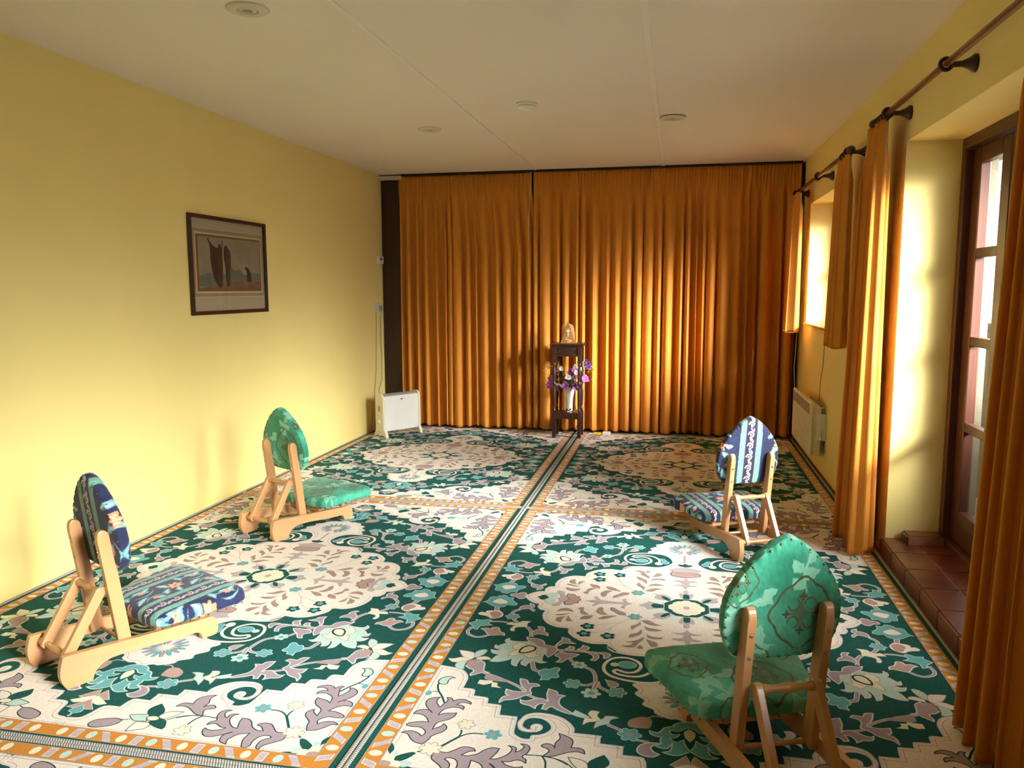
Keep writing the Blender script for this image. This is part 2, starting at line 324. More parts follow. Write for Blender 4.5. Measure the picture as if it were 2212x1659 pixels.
# ------------------------------------------------------------ rugs
# every shape of the woven design in one quarter of the rug, millimetres from the rug's centre
RUG = json.loads(r'''[["C",1,"cream","lt",8,2,[[902,721],[869,726],[840,730],[816,739],[796,758],[783,783],[778,809],[778,869],[740,870],[731,885],[729,913],[681,917],[673,928],[670,954],[627,956],[620,965],[614,1017],[563,1018],[553,1025],[547,1103],[537,1122],[515,1137],[492,1137],[485,1130],[484,1115],[463,1107],[443,1092],[431,1071],[431,1050],[444,1027],[466,1010],[493,1007],[515,1016],[528,1037],[529,1055],[521,1073],[505,1083],[492,1079],[495,1059],[483,1047],[468,1050],[462,1065],[468,1081],[482,1090],[503,1094],[525,1088],[537,1067],[537,1037],[527,1004],[506,986],[483,979],[468,979],[439,982],[405,996],[379,1020],[362,1049],[361,1076],[280,1075],[276,1083],[274,1118],[208,1119],[203,1126],[202,1165],[144,1165],[136,1177],[132,1184],[129,1222],[73,1227],[58,1277],[43,1306],[2,1315],[0,1334],[6,1358],[6,1362],[902,1362]]],["C",1,"cream","lt",8,2,[[0,0],[716,0],[713,10],[690,44],[663,68],[639,76],[640,105],[625,134],[601,145],[604,185],[592,236],[567,275],[527,300],[478,304],[473,342],[450,378],[412,411],[367,425],[308,417],[301,442],[270,480],[308,440],[281,481],[211,497],[134,498],[80,543],[54,612],[73,673],[105,704],[152,711],[180,714],[190,729],[169,759],[179,789],[145,825],[151,855],[114,880],[107,904],[63,927],[38,925],[0,949]]],["F",2,"mauve","dk",4,1,[[808,1228],[834,1221],[853,1205],[871,1182],[893,1178],[877,1165],[856,1164],[836,1173],[825,1185],[818,1169],[823,1153],[843,1138],[867,1139],[887,1136],[893,1129],[883,1118],[860,1107],[842,1103],[826,1104],[843,1077],[865,1063],[891,1064],[886,1045],[870,1032],[847,1032],[831,1047],[860,1016],[872,990],[871,966],[855,950],[834,945],[840,960],[835,983],[818,1008],[810,982],[804,957],[812,942],[796,942],[784,960],[772,947],[747,943],[723,958],[721,969],[737,963],[756,967],[767,979],[749,982],[738,991],[737,1008],[752,999],[774,1000],[796,1013],[805,1031],[809,1056],[790,1041],[769,1037],[753,1031],[754,1052],[767,1075],[787,1090],[800,1106],[802,1140],[790,1129],[779,1117],[776,1103],[765,1112],[759,1128],[765,1148],[779,1163],[793,1180],[796,1199]]],["F",2,"mauve","dk",4,1,[[747,1255],[720,1255],[700,1236],[683,1218],[663,1214],[645,1219],[638,1231],[655,1236],[674,1258],[652,1258],[627,1242],[612,1219],[592,1203],[569,1203],[573,1227],[585,1261],[564,1255],[542,1233],[531,1209],[534,1192],[546,1182],[527,1185],[518,1194],[518,1211],[505,1201],[497,1179],[511,1165],[490,1167],[478,1183],[482,1210],[493,1230],[479,1244],[477,1262],[490,1252],[507,1251],[528,1264],[548,1266],[533,1280],[512,1287],[496,1286],[483,1279],[483,1293],[492,1309],[508,1321],[526,1321],[544,1313],[562,1301],[571,1291],[583,1283],[573,1292],[563,1303],[563,1320],[570,1337],[583,1344],[598,1349],[591,1328],[595,1311],[610,1290],[639,1279],[637,1303],[639,1322],[654,1353],[667,1353],[675,1341],[672,1320],[676,1297],[690,1282],[709,1280],[718,1288],[701,1302],[694,1319],[698,1346],[712,1355],[712,1339],[726,1321],[747,1304],[759,1290],[759,1267]]],["S",2,"green",null,9,4,[[746,1226],[727,1196],[706,1164]]],["S",2,"green",null,6,4,[[707,1166],[690,1149],[672,1139],[654,1136],[636,1137]]],["S",2,"green",null,6,4,[[708,1166],[706,1146],[710,1126]]],["P",3,"ivory","tan",36,7,null,0.3,775,1246,0],["P",3,"ivory","tan",30,6,null,0.3,703,1093,0],["P",3,"teal",null,30,6,"pink",0.3,605,1133,0],["S",2,"green",null,6,4,[[795,1261],[810,1269]]],["F",2,"mauve","dk",4,1,[[311,1180],[317,1160],[334,1152],[356,1154],[354,1123],[367,1101],[403,1084],[396,1112],[406,1137],[404,1166],[413,1152],[432,1148],[445,1158],[444,1167],[425,1176],[419,1188],[434,1217],[406,1212],[382,1196],[358,1180],[332,1173]]],["S",2,"green",null,4,4,[[485,1219],[454,1216],[428,1217],[393,1223],[354,1245]]],["S",2,"green",null,6,4,[[434,1217],[421,1242],[416,1274]]],["P",3,"ivory","tan",30,6,null,0.3,420,1308,0],["F",3,"green",null,4,1,[[243,1236],[234,1208],[253,1173],[286,1204],[297,1225],[294,1245],[275,1259]]],["F",3,"green",null,4,1,[[283,1283],[299,1254],[334,1266],[354,1300],[352,1316],[323,1309],[300,1298]]],["F",2,"aqua","dk",3,1,[[196,1262],[202,1254],[261,1239],[267,1264],[273,1282],[234,1287],[215,1278]]],["F",2,"cream","dk",3,1,[[293,1244],[305,1219],[329,1209],[358,1206],[345,1232],[326,1255],[307,1265]]],["F",2,"cream","dk",3,1,[[243,1346],[240,1320],[241,1291],[283,1286],[297,1299],[294,1321],[271,1335]]],["E",4,"ivory","dk",22,14,284,1264,0,3],["F",2,"mauve","dk",4,1,[[98,1333],[99,1317],[113,1302],[159,1286],[191,1289],[187,1315],[161,1336],[127,1346],[109,1344]]],["S",2,"green",null,4,4,[[191,1289],[211,1280]]],["S",2,"green",null,4,4,[[332,1263],[370,1230],[429,1215],[482,1220]]],["S",2,"green",null,7,4,[[811,978],[831,938],[854,903],[867,869],[868,849]]],["F",3,"aqua","dk",4,1,[[874,839],[870,817],[853,800],[838,797],[822,804],[834,809],[840,827],[839,848],[850,858],[866,853]]],["E",3,"teal",null,11,16,883,926,0,3],["S",2,"green",null,4,4,[[874,913],[860,910],[848,914]]],["F",2,"green",null,4,1,[[810,1277],[822,1273],[841,1283],[865,1304],[864,1324],[845,1326],[824,1305]]],["F",2,"green",null,4,1,[[887,1296],[882,1273],[889,1255],[899,1241],[908,1235],[907,1260],[898,1282]]],["F",2,"green",null,4,1,[[782,1356],[806,1347],[824,1344],[837,1352],[840,1367],[815,1372]]],["F",2,"aqua",null,4,1,[[806,1328],[824,1317],[844,1328],[836,1349],[817,1349]]],["F",2,"aqua",null,4,1,[[857,1286],[871,1275],[886,1292],[872,1307]]],["F",3,"ivory",null,4,1,[[844,1328],[864,1326],[866,1304],[891,1303],[907,1327],[903,1362],[853,1364],[837,1352]]],["F",4,"pink",null,4,1,[[868,1357],[870,1338],[891,1332],[904,1339],[902,1365],[888,1368]]],["S",2,"mauve","lt",12,4,[[534,695],[555,684],[565,653],[573,625]]],["F",2,"aqua","lt",5,1,[[519,620],[536,613],[541,592],[541,558],[531,542],[534,496],[570,488],[593,469],[614,458],[643,466],[673,468],[693,463],[698,444],[709,460],[706,479],[692,492],[707,496],[726,520],[739,514],[736,539],[720,545],[701,542],[724,561],[747,557],[736,582],[714,590],[698,587],[716,609],[728,652],[704,651],[672,635],[652,609],[648,643],[642,663],[625,672],[625,644],[618,616],[601,606],[612,630],[608,654],[590,662],[587,642],[570,619],[554,626],[538,629]]],["F",3,"ivory","tan",3,1,[[547,563],[562,568],[570,559],[570,524],[573,509],[587,485],[622,492],[628,477],[647,476],[669,504],[665,532],[648,536],[667,566],[671,596],[647,590],[619,569],[607,585],[590,602],[578,591],[557,578]]],["F",4,"ivory","dk",8,1,[[581,532],[580,511],[594,499],[614,501],[629,519],[636,545],[633,563],[612,560],[593,547]]],["F",4,"mauve","lt",5,1,[[520,579],[504,551],[496,518],[499,496],[519,484],[549,478],[555,455],[569,438],[592,429],[616,432],[631,421],[626,441],[614,458],[595,473],[578,494],[561,504],[540,509],[535,531],[532,559]]],["F",3,"teal","aqua",4,1,[[459,726],[460,713],[467,699],[463,661],[479,654],[500,673],[519,672],[534,698],[532,717],[518,732],[520,760],[508,753],[491,750],[485,733],[470,733]]],["S",2,"mauve","lt",7,4,[[342,502],[396,505],[449,506],[501,508]]],["S",2,"mauve","lt",7,4,[[499,455],[505,494],[493,511],[461,532]]],["F",3,"mauve","lt",5,1,[[302,543],[289,520],[294,504],[313,497],[342,502],[327,510],[313,522],[313,540],[310,548]]],["F",3,"mauve","lt",5,1,[[342,570],[332,544],[337,517],[363,505],[395,502],[370,518],[355,532],[351,550],[359,570],[350,572]]],["F",3,"mauve","lt",5,1,[[380,487],[376,465],[391,455],[401,449],[405,471],[420,493],[399,498]]],["F",3,"mauve","lt",5,1,[[432,491],[435,472],[452,469],[454,483],[465,495],[445,499]]],["F",3,"mauve","lt",5,1,[[432,443],[449,432],[458,423],[463,407],[491,395],[491,424],[502,451],[505,474],[492,468],[480,448],[455,446]]],["F",3,"mauve","lt",5,1,[[407,532],[427,528],[454,530],[487,537],[495,560],[480,570],[473,585],[484,610],[466,610],[452,589],[440,571],[421,554]]],["S",2,"mauve","lt",8,4,[[438,568],[427,591],[415,605]]],["S",2,"mauve","lt",9,4,[[376,626],[343,652],[329,694],[324,740],[325,784]]],["S",2,"mauve","lt",9,4,[[324,740],[348,761],[375,765]]],["P",3,"aqua",null,30,6,"teal",0.35,397,617,0],["P",3,"teal","aqua",34,6,"mauve",0.3,402,762,0],["P",3,"aqua",null,36,6,"teal",0.35,331,816,0],["P",3,"teal","aqua",36,6,"mauve",0.3,245,792,0],["S",2,"mauve","lt",9,4,[[318,728],[306,766],[276,787]]],["S",2,"mauve","lt",9,4,[[318,728],[321,760],[326,789]]],["F",3,"pink","aqua",4,1,[[293,705],[287,713],[266,716],[247,728],[242,745],[253,757],[273,756],[281,735]]],["S",2,"mauve","lt",7,4,[[731,745],[670,771],[612,802],[581,824],[556,850],[544,869],[510,887],[473,895]]],["F",3,"mauve","lt",5,1,[[711,742],[733,732],[739,706],[744,674],[765,654],[779,680],[810,707],[793,723],[770,736],[776,765],[772,777],[750,758],[732,744]]],["F",4,"aqua","tan",2.5,1,[[765,606],[759,571],[772,565],[793,581],[802,612],[795,639],[784,634]]],["F",4,"cream","tan",2.5,1,[[795,639],[804,601],[833,591],[866,589],[845,629],[823,649],[804,656]]],["F",4,"ivory","tan",2.5,1,[[804,656],[838,643],[869,661],[890,663],[867,687],[837,686],[814,672]]],["F",4,"aqua","tan",2.5,1,[[812,667],[843,685],[848,714],[832,733],[807,735],[814,709]]],["F",4,"ivory","tan",2.5,1,[[729,646],[736,628],[757,621],[781,635],[783,654],[764,651],[737,644]]],["F",5,"pink","tan",2,1,[[771,669],[782,651],[806,668],[808,701],[788,696]]],["F",3,"mauve","lt",5,1,[[514,803],[524,789],[546,790],[555,791],[567,768],[591,763],[585,791],[577,811],[566,830],[557,841],[557,852],[594,856],[624,847],[621,876],[609,887],[626,903],[630,929],[629,940],[615,921],[595,914],[574,902],[559,883],[535,865],[535,854],[542,835],[537,813]]],["F",3,"mauve","lt",5,1,[[367,966],[396,944],[421,922],[431,898],[429,870],[416,852],[432,849],[441,850],[450,828],[479,816],[479,854],[472,884],[468,902],[482,890],[505,886],[534,908],[554,912],[563,905],[556,928],[541,936],[523,940],[503,955],[503,939],[493,921],[476,917],[479,932],[481,951],[466,954],[460,939],[448,933],[428,948],[394,963]]],["F",3,"mauve","pink",2,1,[[621,799],[644,779],[683,768],[718,755],[716,788],[685,797],[653,798]]],["F",3,"ivory",null,2,1,[[643,843],[662,828],[662,811],[683,807],[685,797],[715,800],[732,800],[733,828],[707,833],[684,815],[680,842]]],["F",3,"aqua","tan",2,1,[[223,957],[246,951],[270,956],[273,969],[290,987],[297,1007],[299,1036],[276,1012],[255,1000],[249,974]]],["F",3,"ivory","tan",2,1,[[284,978],[295,959],[290,932],[316,929],[326,952],[310,978],[334,978],[336,1005],[336,1023],[320,1003],[297,994]]],["F",2,"aqua",null,2,1,[[317,971],[337,956],[371,935],[376,959],[370,971],[335,981]]],["S",2,"mauve","lt",8,4,[[258,1003],[195,1039]]],["S",2,"mauve","lt",6,4,[[160,1073],[124,1080]]],["P",3,"teal","aqua",38,6,"mauve",0.3,185,1049,0],["F",3,"mauve","lt",5,1,[[91,1139],[109,1127],[117,1104],[93,1079],[126,1083],[152,1104],[157,1136],[138,1154],[111,1156]]],["F",3,"pink","tan",4,1,[[126,998],[120,963],[127,941],[156,939],[189,965],[191,997],[171,1005],[148,1002]]],["S",2,"mauve",null,7,4,[[137,943],[114,923],[84,925]]],["F",3,"teal","aqua",5,1,[[0,942],[20,944],[34,950],[50,965],[47,973],[63,979],[79,989],[96,1019],[114,1017],[124,1014],[120,1031],[105,1041],[86,1044],[90,1062],[88,1080],[107,1092],[90,1103],[68,1102],[53,1069],[54,1088],[60,1114],[82,1125],[57,1135],[34,1132],[18,1121],[0,1106]]],["F",4,"green","aqua",4,1,[[0,975],[16,983],[22,992],[38,1001],[63,1001],[58,1018],[47,1022],[30,1017],[40,1036],[61,1045],[49,1061],[34,1061],[19,1045],[14,1076],[0,1105]]],["F",5,"ivory",null,5,1,[[0,982],[11,993],[18,1005],[15,1030],[6,1048],[0,1057]]],["F",4,"pink","aqua",3,1,[[3,1161],[13,1132],[60,1188],[37,1192],[8,1177]]],["F",4,"ivory","aqua",3,1,[[0,1178],[11,1176],[70,1214],[44,1226],[0,1208]]],["F",4,"pink","aqua",3,1,[[0,1195],[26,1229],[51,1255],[18,1258],[0,1236]]],["F",4,"teal","aqua",3,1,[[0,1236],[18,1258],[22,1278],[3,1288],[4,1303],[0,1308]]],["S",2,"cream",null,13,4,[[57,586],[72,650],[117,698],[203,702],[274,678],[302,638],[304,592],[285,546],[251,526],[215,527],[183,550],[171,585],[186,627],[220,641],[256,627],[268,639],[254,657],[209,668],[168,659],[137,625],[129,588],[134,562]]],["E",3,"cream",null,20,22,133,551,0,3],["E",3,"teal","aqua",34,27,221,581,0,4],["E",3,"aqua","cream",14,14,268,588,0,3],["F",3,"teal","aqua",3,1,[[126,628],[108,626],[93,595],[80,576],[92,552],[110,554],[115,586]]],["F",3,"teal","aqua",3,1,[[893,110],[874,85],[868,41],[839,36],[835,22],[807,12],[790,34],[766,30],[763,63],[740,92],[736,112],[754,119],[778,116],[786,138],[806,150],[834,144],[859,124],[879,107]]],["F",4,"cream","pink",2,1,[[849,93],[833,64],[817,57],[782,84],[787,105],[811,114],[836,107]]],["F",3,"mauve","lt",5,1,[[788,0],[780,13],[759,18],[742,35],[725,36],[713,12],[718,0]]],["S",2,"mauve","lt",16,4,[[818,145],[808,190]]],["F",3,"cream",null,3,1,[[881,233],[869,215],[852,219],[850,199],[817,188],[795,188],[773,219],[775,250],[798,273],[817,273],[833,258],[854,250],[871,246]]],["F",4,"pink",null,3,1,[[832,223],[815,198],[789,206],[778,224],[788,262],[810,266],[819,247]]],["S",2,"mauve","lt",10,4,[[715,156],[735,184],[734,223]]],["F",3,"mauve","lt",5,1,[[716,164],[714,127],[698,108],[676,104],[680,80],[662,93],[656,116],[668,130],[648,150],[652,167],[672,143],[697,148]]],["S",2,"mauve","lt",10,4,[[720,261],[693,297]]],["P",3,"teal","aqua",32,6,"mauve",0.35,728,237,0],["S",2,"mauve","lt",11,4,[[650,325],[625,365],[615,418]]],["S",2,"mauve","lt",5,4,[[813,303],[774,296],[736,298]]],["F",3,"ivory","lt",3,1,[[738,317],[724,296],[698,302],[683,284],[675,275],[642,272],[653,293],[650,328],[673,333],[690,340],[697,352],[692,376],[704,378],[712,358],[704,332],[694,322],[715,321]]],["F",3,"teal","aqua",4,1,[[894,334],[885,328],[870,311],[874,296],[848,299],[823,286],[808,294],[814,325],[793,339],[823,349],[842,360],[846,393],[864,385],[869,365],[890,344]]],["S",2,"mauve","lt",8,4,[[872,369],[880,410],[867,442],[835,460],[810,454],[785,431]]],["F",3,"pink","lt",5,1,[[831,382],[812,371],[789,377],[784,359],[763,358],[749,391],[728,407],[723,427],[739,423],[761,431],[788,433],[812,396]]],["F",3,"mauve","lt",5,1,[[617,405],[618,371],[604,347],[593,338],[605,315],[585,315],[573,334],[572,355],[554,375],[551,395],[570,386],[594,387]]],["F",2,"aqua2",null,3,1,[[212,26],[167,14],[98,28],[1,1],[1,191],[35,162],[65,145],[94,155],[119,134],[147,109],[179,69]]],["F",3,"mauve2",null,3,1,[[0,99],[23,115],[33,158],[26,171],[11,164],[11,200],[0,213]]],["F",3,"mauve2",null,3,1,[[149,149],[134,122],[141,97],[120,77],[77,76],[65,93],[71,113],[101,139],[125,135]]],["F",3,"mauve2",null,3,1,[[206,0],[175,28],[168,47],[146,39],[122,26],[103,0]]],["F",4,"green",null,3,1,[[153,0],[143,22],[119,22],[94,14],[94,0]]],["F",4,"green",null,3,1,[[0,102],[14,101],[14,135],[10,153],[0,158]]],["F",4,"green",null,3,1,[[110,108],[90,76],[65,65],[73,88],[92,113],[107,118]]],["F",5,"green","aqua",4,0,[[0,0],[97,0],[97,40],[47,95],[0,100]]],["F",6,"ivory",null,4,1,[[0,0],[78,0],[77,18],[60,36],[58,48],[36,70],[22,72],[10,84],[0,84]]],["E",7,"mauve2","pink",12,14,1,3,0,2],["P",4,"teal",null,32,6,"pink",0.3,216,137,0],["F",3,"brown",null,3,1,[[326,55],[314,57],[281,90],[261,101],[252,130],[284,129],[305,102],[323,82]]],["F",3,"brown",null,3,1,[[382,110],[379,74],[365,59],[355,77],[354,104],[330,138],[357,140],[371,127]]],["F",3,"brown",null,3,1,[[466,95],[455,81],[441,78],[438,114],[427,131],[409,154],[430,155],[448,139],[451,112]]],["F",3,"brown",null,3,1,[[551,144],[540,114],[516,101],[492,112],[479,138],[502,130],[528,132]]],["F",3,"brown",null,3,1,[[544,224],[536,203],[504,185],[516,214],[518,252],[537,241]]],["F",3,"brown",null,3,1,[[500,215],[496,180],[486,208],[470,235],[492,232]]],["F",3,"brown",null,3,1,[[446,207],[434,175],[417,164],[393,155],[399,187],[416,198]]],["F",3,"brown",null,3,1,[[370,185],[344,153],[292,139],[324,172],[347,188]]],["F",3,"brown",null,3,1,[[553,176],[523,166],[484,153],[515,176],[545,186]]],["F",3,"brown",null,3,1,[[187,167],[154,164],[129,192],[101,204],[132,210],[162,198]]],["F",3,"brown",null,3,1,[[193,179],[188,211],[205,239],[218,270],[226,251],[223,229],[203,210]]],["F",3,"brown",null,3,1,[[174,219],[157,237],[131,242],[96,253],[130,267],[160,259]]],["F",3,"brown",null,3,1,[[183,256],[181,298],[198,322],[217,339],[231,345],[224,313],[199,295]]],["F",3,"brown",null,3,1,[[164,288],[152,312],[120,323],[94,318],[103,336],[131,339],[154,327]]],["F",3,"brown",null,3,1,[[171,330],[173,357],[191,394],[198,421],[223,432],[257,423],[229,418],[213,405],[211,385],[243,381],[220,380],[196,362]]],["F",3,"brown",null,3,1,[[159,348],[139,360],[119,372],[113,394],[120,412],[137,409],[149,379]]],["F",3,"brown",null,3,1,[[192,432],[185,405],[173,416],[170,434],[183,437]]],["F",3,"mauve2",null,3,1,[[448,0],[415,10],[395,15],[408,43],[400,62],[383,32],[369,19],[331,13],[296,10],[270,11],[281,42],[264,58],[265,38],[254,14],[233,0]]],["F",3,"mauve2",null,3,1,[[0,226],[12,253],[35,265],[64,260],[40,276],[15,281],[18,306],[35,316],[63,322],[35,336],[12,335],[7,360],[0,361]]],["F",4,"mauve2",null,3,1,[[580,0],[558,5],[560,39],[581,68],[578,92],[550,82],[545,52],[534,34],[515,30],[511,0]]],["F",5,"pink","dk",3,1,[[512,0],[524,15],[532,37],[529,62],[501,60],[491,42],[472,38],[475,18],[464,6],[469,0]]],["F",4,"green",null,3,1,[[663,0],[646,14],[648,23],[627,26],[609,0]]],["F",3,"aqua",null,3,1,[[625,0],[620,51],[598,63],[576,59],[580,8],[613,0]]],["P",4,"green",null,31,5,"teal",0.42,403,271,0],["P",4,"green",null,31,5,"teal",0.42,410,344,0],["P",4,"green",null,31,5,"teal",0.42,313,348,0],["S",2,"tan",null,2,4,[[239,162],[278,211],[304,260],[315,311]]],["S",2,"tan",null,2,4,[[278,211],[330,232],[376,256]]],["S",2,"tan",null,2,4,[[304,260],[338,309],[380,331]]],["F",3,"mauve2",null,3,1,[[0,521],[89,484],[63,461],[69,432],[0,437]]],["F",3,"pink","dk",3,1,[[0,441],[69,436],[69,402],[44,384],[0,375]]],["F",4,"green",null,3,1,[[0,572],[16,556],[35,558],[28,534],[0,524]]],["S",3,"mauve2",null,9,4,[[1,578],[2,698]]],["D",4,0,793]]''')
def smooth_poly(pts, closed=True, corner=78, sub=4, clamp=True):
    """Catmull-Rom that keeps sharp corners"""
    n = len(pts); P = [Vector((p[0], p[1])) for p in pts]; out = []
    P2 = [P[0]]
    for q in P[1:]:
        if (q-P2[-1]).length > (.5 if clamp else 1e-5): P2.append(q)
    if closed and (P2[0]-P2[-1]).length < (.5 if clamp else 1e-5): P2.pop()
    P = P2; n = len(P)
    if n < 3: return [tuple(p) for p in P]
    def sharp(i):
        if not closed and (i == 0 or i == n-1): return True
        a = P[i]-P[i-1]; c = P[(i+1) % n]-P[i]
        if a.length < 1e-6 or c.length < 1e-6: return True
        if clamp and (P[i].x < .5 or P[i].y < .5): return True
        return abs(a.angle(c)) > math.radians(corner)
    sh = [sharp(i) for i in range(n)]
    for i in range(n if closed else n-1):
        p1, p2 = P[i], P[(i+1) % n]
        p0 = P[i-1] if not sh[i] else p1-(p2-p1)*.6
        p3 = P[(i+2) % n] if not sh[(i+1) % n] else p2+(p2-p1)*.6
        if clamp and ((p1.x < .5 and p2.x < .5) or (p1.y < .5 and p2.y < .5)): out.append(p1); continue
        for k in range(sub):
            t = k/sub
            out.append(.5*((2*p1)+(-p0+p2)*t+(2*p0-5*p1+4*p2-p3)*t*t+(-p0+3*p1-3*p2+p3)*t**3))
    if not closed: out.append(P[-1])
    return [(max(0, p.x), max(0, p.y)) for p in out] if clamp else [(p.x, p.y) for p in out]
class Flat:
    def __init__(s): s.v = []; s.f = []; s.m = []; s.rank = 0; s.mats = []
    def mi(s, c):
        c = 'y_'+c
        if c not in s.mats: s.mats.append(c)
        return s.mats.index(c)
    def poly(s, pts, col, z):
        tris = tessellate_polygon([[Vector((p[0], p[1], 0)) for p in pts]]); k = len(s.v)
        s.v += [(p[0], p[1], z) for p in pts]
        for t in tris:
            a, b_, c = [pts[i] for i in t]
            ar = (b_[0]-a[0])*(c[1]-a[1])-(b_[1]-a[1])*(c[0]-a[0])
            s.f.append(tuple(k+i for i in (t if ar > 0 else t[::-1]))); s.m.append(s.mi(col))
    def ribbon(s, pts, w, col, z, closed=True, off=0, taper=False):
        n = len(pts)
        P = [Vector(p) for p in pts]; L = []; R_ = []
        for i in range(n):
            a = P[i-1] if (closed or i > 0) else P[i]; c = P[(i+1) % n] if (closed or i < n-1) else P[i]
            d1 = (P[i]-a); d2 = (c-P[i])
            if d1.length < 1e-6: d1 = d2
            if d2.length < 1e-6: d2 = d1
            n1 = Vector((-d1.y, d1.x)).normalized(); n2 = Vector((-d2.y, d2.x)).normalized(); nn = n1+n2
            if nn.length < .3: nn = n2
            nn.normalize(); k = 1/max(.6, nn.dot(n2)); ww = w*(1-.5*i/max(1, n-1)) if taper else w
            L.append(P[i]+nn*(off+ww/2)*k); R_.append(P[i]+nn*(off-ww/2)*k)
        k0 = len(s.v); s.v += [(max(0, p.x), max(0, p.y), z) for p in L]+[(max(0, p.x), max(0, p.y), z) for p in R_]
        for i in range(n if closed else n-1):
            j = (i+1) % n
            if (P[i].x < 1 and P[j].x < 1) or (P[i].y < 1 and P[j].y < 1): continue
            s.f.append((k0+i, k0+n+i, k0+n+j, k0+j)); s.m.append(s.mi(col))
def flower(cx, cy, r, n, rot=0, dep=.36):
    return [(cx+r*(1-dep+dep*abs(math.cos(n*t/2)))*math.cos(t+rot), cy+r*(1-dep+dep*abs(math.cos(n*t/2)))*math.sin(t+rot)) for t in [2*PI*k/(n*8) for k in range(n*8)]]
def ell(cx, cy, a, c, n=22): return [(cx+a*math.cos(2*PI*k/n), cy+c*math.sin(2*PI*k/n)) for k in range(n)]
HU, HV = 998.7, 1441.8                         # half width and half length of a rug, mm
def build_rug():
    fl = Flat(); Z0, DZ = 8.0, .004
    def nz(): fl.rank += 1; return Z0+fl.rank*DZ*2
    fl.poly([(0, 0), (HU, 0), (HU, HV), (0, HV)], 'green', Z0)
    def clampb(pts): return [(min(p[0], 903), min(p[1], 1361)) for p in pts]
    for sh in sorted(RUG, key=lambda q: q[1]):
        k = sh[0]
        if k in 'FC':
            _, ly, col, out, w, sm, pts = sh
            pts = clampb(smooth_poly(pts) if sm else [tuple(p) for p in pts]); fl.poly(pts, col, nz())
            if out:
                z = nz()
                if k == 'C':
                    fl.ribbon(pts, 7, 'lt', z)
                    ar = sum(pts[i-1][0]*pts[i][1]-pts[i][0]*pts[i-1][1] for i in range(len(pts)))
                    fl.ribbon(pts, 2.2, 'pink', nz(), off=(13 if ar > 0 else -13))
                else: fl.ribbon(pts, w, out, z)
        elif k == 'S':
            _, ly, col, out, w, ow, pts = sh; pts = smooth_poly(pts, False)
            if out: fl.ribbon(pts, w+ow*1.6, out, nz(), False)
            fl.ribbon(pts, w, col, nz(), False)
        elif k == 'P':
            _, ly, col, out, r, n, cen, cr, x, y, rot = sh; pts = clampb(flower(x, y, r, n, rot)); fl.poly(pts, col, nz())
            if out: fl.ribbon(pts, 3, out, nz())
            if cen: fl.poly(ell(x, y, r*cr, r*cr), cen, nz())
        elif k == 'E':
            _, ly, col, out, a, c, x, y, rot, w = sh; pts = ell(x, y, a, c); pts = [(max(0, p[0]), max(0, p[1])) for p in pts]; fl.poly(pts, col, nz())
            if out: fl.ribbon(pts, w, out, nz())
        elif k == 'D':                      # daisy of the end roundel
            y0 = sh[3]
            for q in range(-3, 5):
                a = q*PI/8*1.0; col = 'teal' if q % 2 == 0 else 'mauve'
                dx, dy = math.cos(a), math.sin(a); L0, L1, w = 24, 84, 10
                pts = [(max(0, dx*L0-dy*0), y0+dy*L0), (max(0, dx*52+dy*w), y0+dy*52-dx*w), (max(0, dx*L1+dy*6), y0+dy*L1-dx*6), (max(0, dx*(L1+3)), y0+dy*(L1+3)), (max(0, dx*L1-dy*6), y0+dy*L1+dx*6), (max(0, dx*52-dy*w), y0+dy*52+dx*w)]
                fl.poly(pts, col, nz())
            fl.poly([(0, y0-22), (16, y0-14), (22, y0), (16, y0+14), (0, y0+22)], 'ivory', nz())
    # border: orange band with ovals and leaning bars
    z = nz()
    fl.poly([(902, 0), (961, 0), (961, 1417), (0, 1417), (0, 1359), (902, 1359)], 'orange', z)
    z = nz()
    for pts in ([(902, 0), (902, 1359), (0, 1359)], [(960, 0), (960, 1416), (0, 1416)]): fl.ribbon(pts, 3, 'tan', z, False)
    z1, z2 = nz(), nz()
    def bar(cu, cv, tilt, horiz):
        h, w, t = 23, 14, 17*tilt
        q = [(-h, -w-t), (h, -w+t), (h, w+t), (-h, w-t)]
        q2 = [(a_*.84, c_*1.0+(3 if c_+t*(-1 if a_ < 0 else 1)*0 < 0 else -3)) for a_, c_ in q]
        def put(q_): return [((cu+c_, cv+a_) if horiz else (cu+a_, cv+c_)) for a_, c_ in q_]
        for q_, col, zz in ((q, 'lt', z1), (q2, 'lav', z2)):
            p = put(q_)
            p = [(max(0, a_), max(0, c_)) for a_, c_ in p]
            fl.poly(p, col, zz)
    k = 0; v = 664-106.5*6
    while v < 1330:
        if v > 20: fl.poly(ell(930, v, 21, 15), 'aqua' if k % 2 else 'ivory', z2)
        bar(930, v+53, 1 if k % 2 else -.55, False); v += 106.5; k += 1
    k = 0; v = 849-106.5*7.5
    while v < 900:
        if v > 20: fl.poly(ell(v, 1389, 15, 20), 'aqua' if k % 2 else 'ivory', z2)
        bar(v+53, 1389, 1 if k % 2 else 0, True); v += 106.5; k += 1
    # mirror into four quarters, then add body and overcast edging
    V = []; Fc = []; Mi = []; n0 = len(fl.v)
    for sx in (1, -1):
        for sy in (1, -1):
            k0 = len(V); V += [(x*sx/1000, y*sy/1000, z/1000) for x, y, z in fl.v]
            for f, m in zip(fl.f, fl.m):
                Fc.append(tuple(k0+i for i in (f if sx*sy > 0 else f[::-1]))); Mi.append(m)
    U, W_ = HU/1000, HV/1000; k0 = len(V); V += [(sx*U, sy*W_, zz) for zz in (0, .0079) for sx, sy in ((-1, -1), (1, -1), (1, 1), (-1, 1))]
    for f in ((3, 2, 1, 0), (0, 1, 5, 4), (1, 2, 6, 5), (2, 3, 7, 6), (3, 0, 4, 7)): Fc.append(tuple(k0+i for i in f)); Mi.append(0)
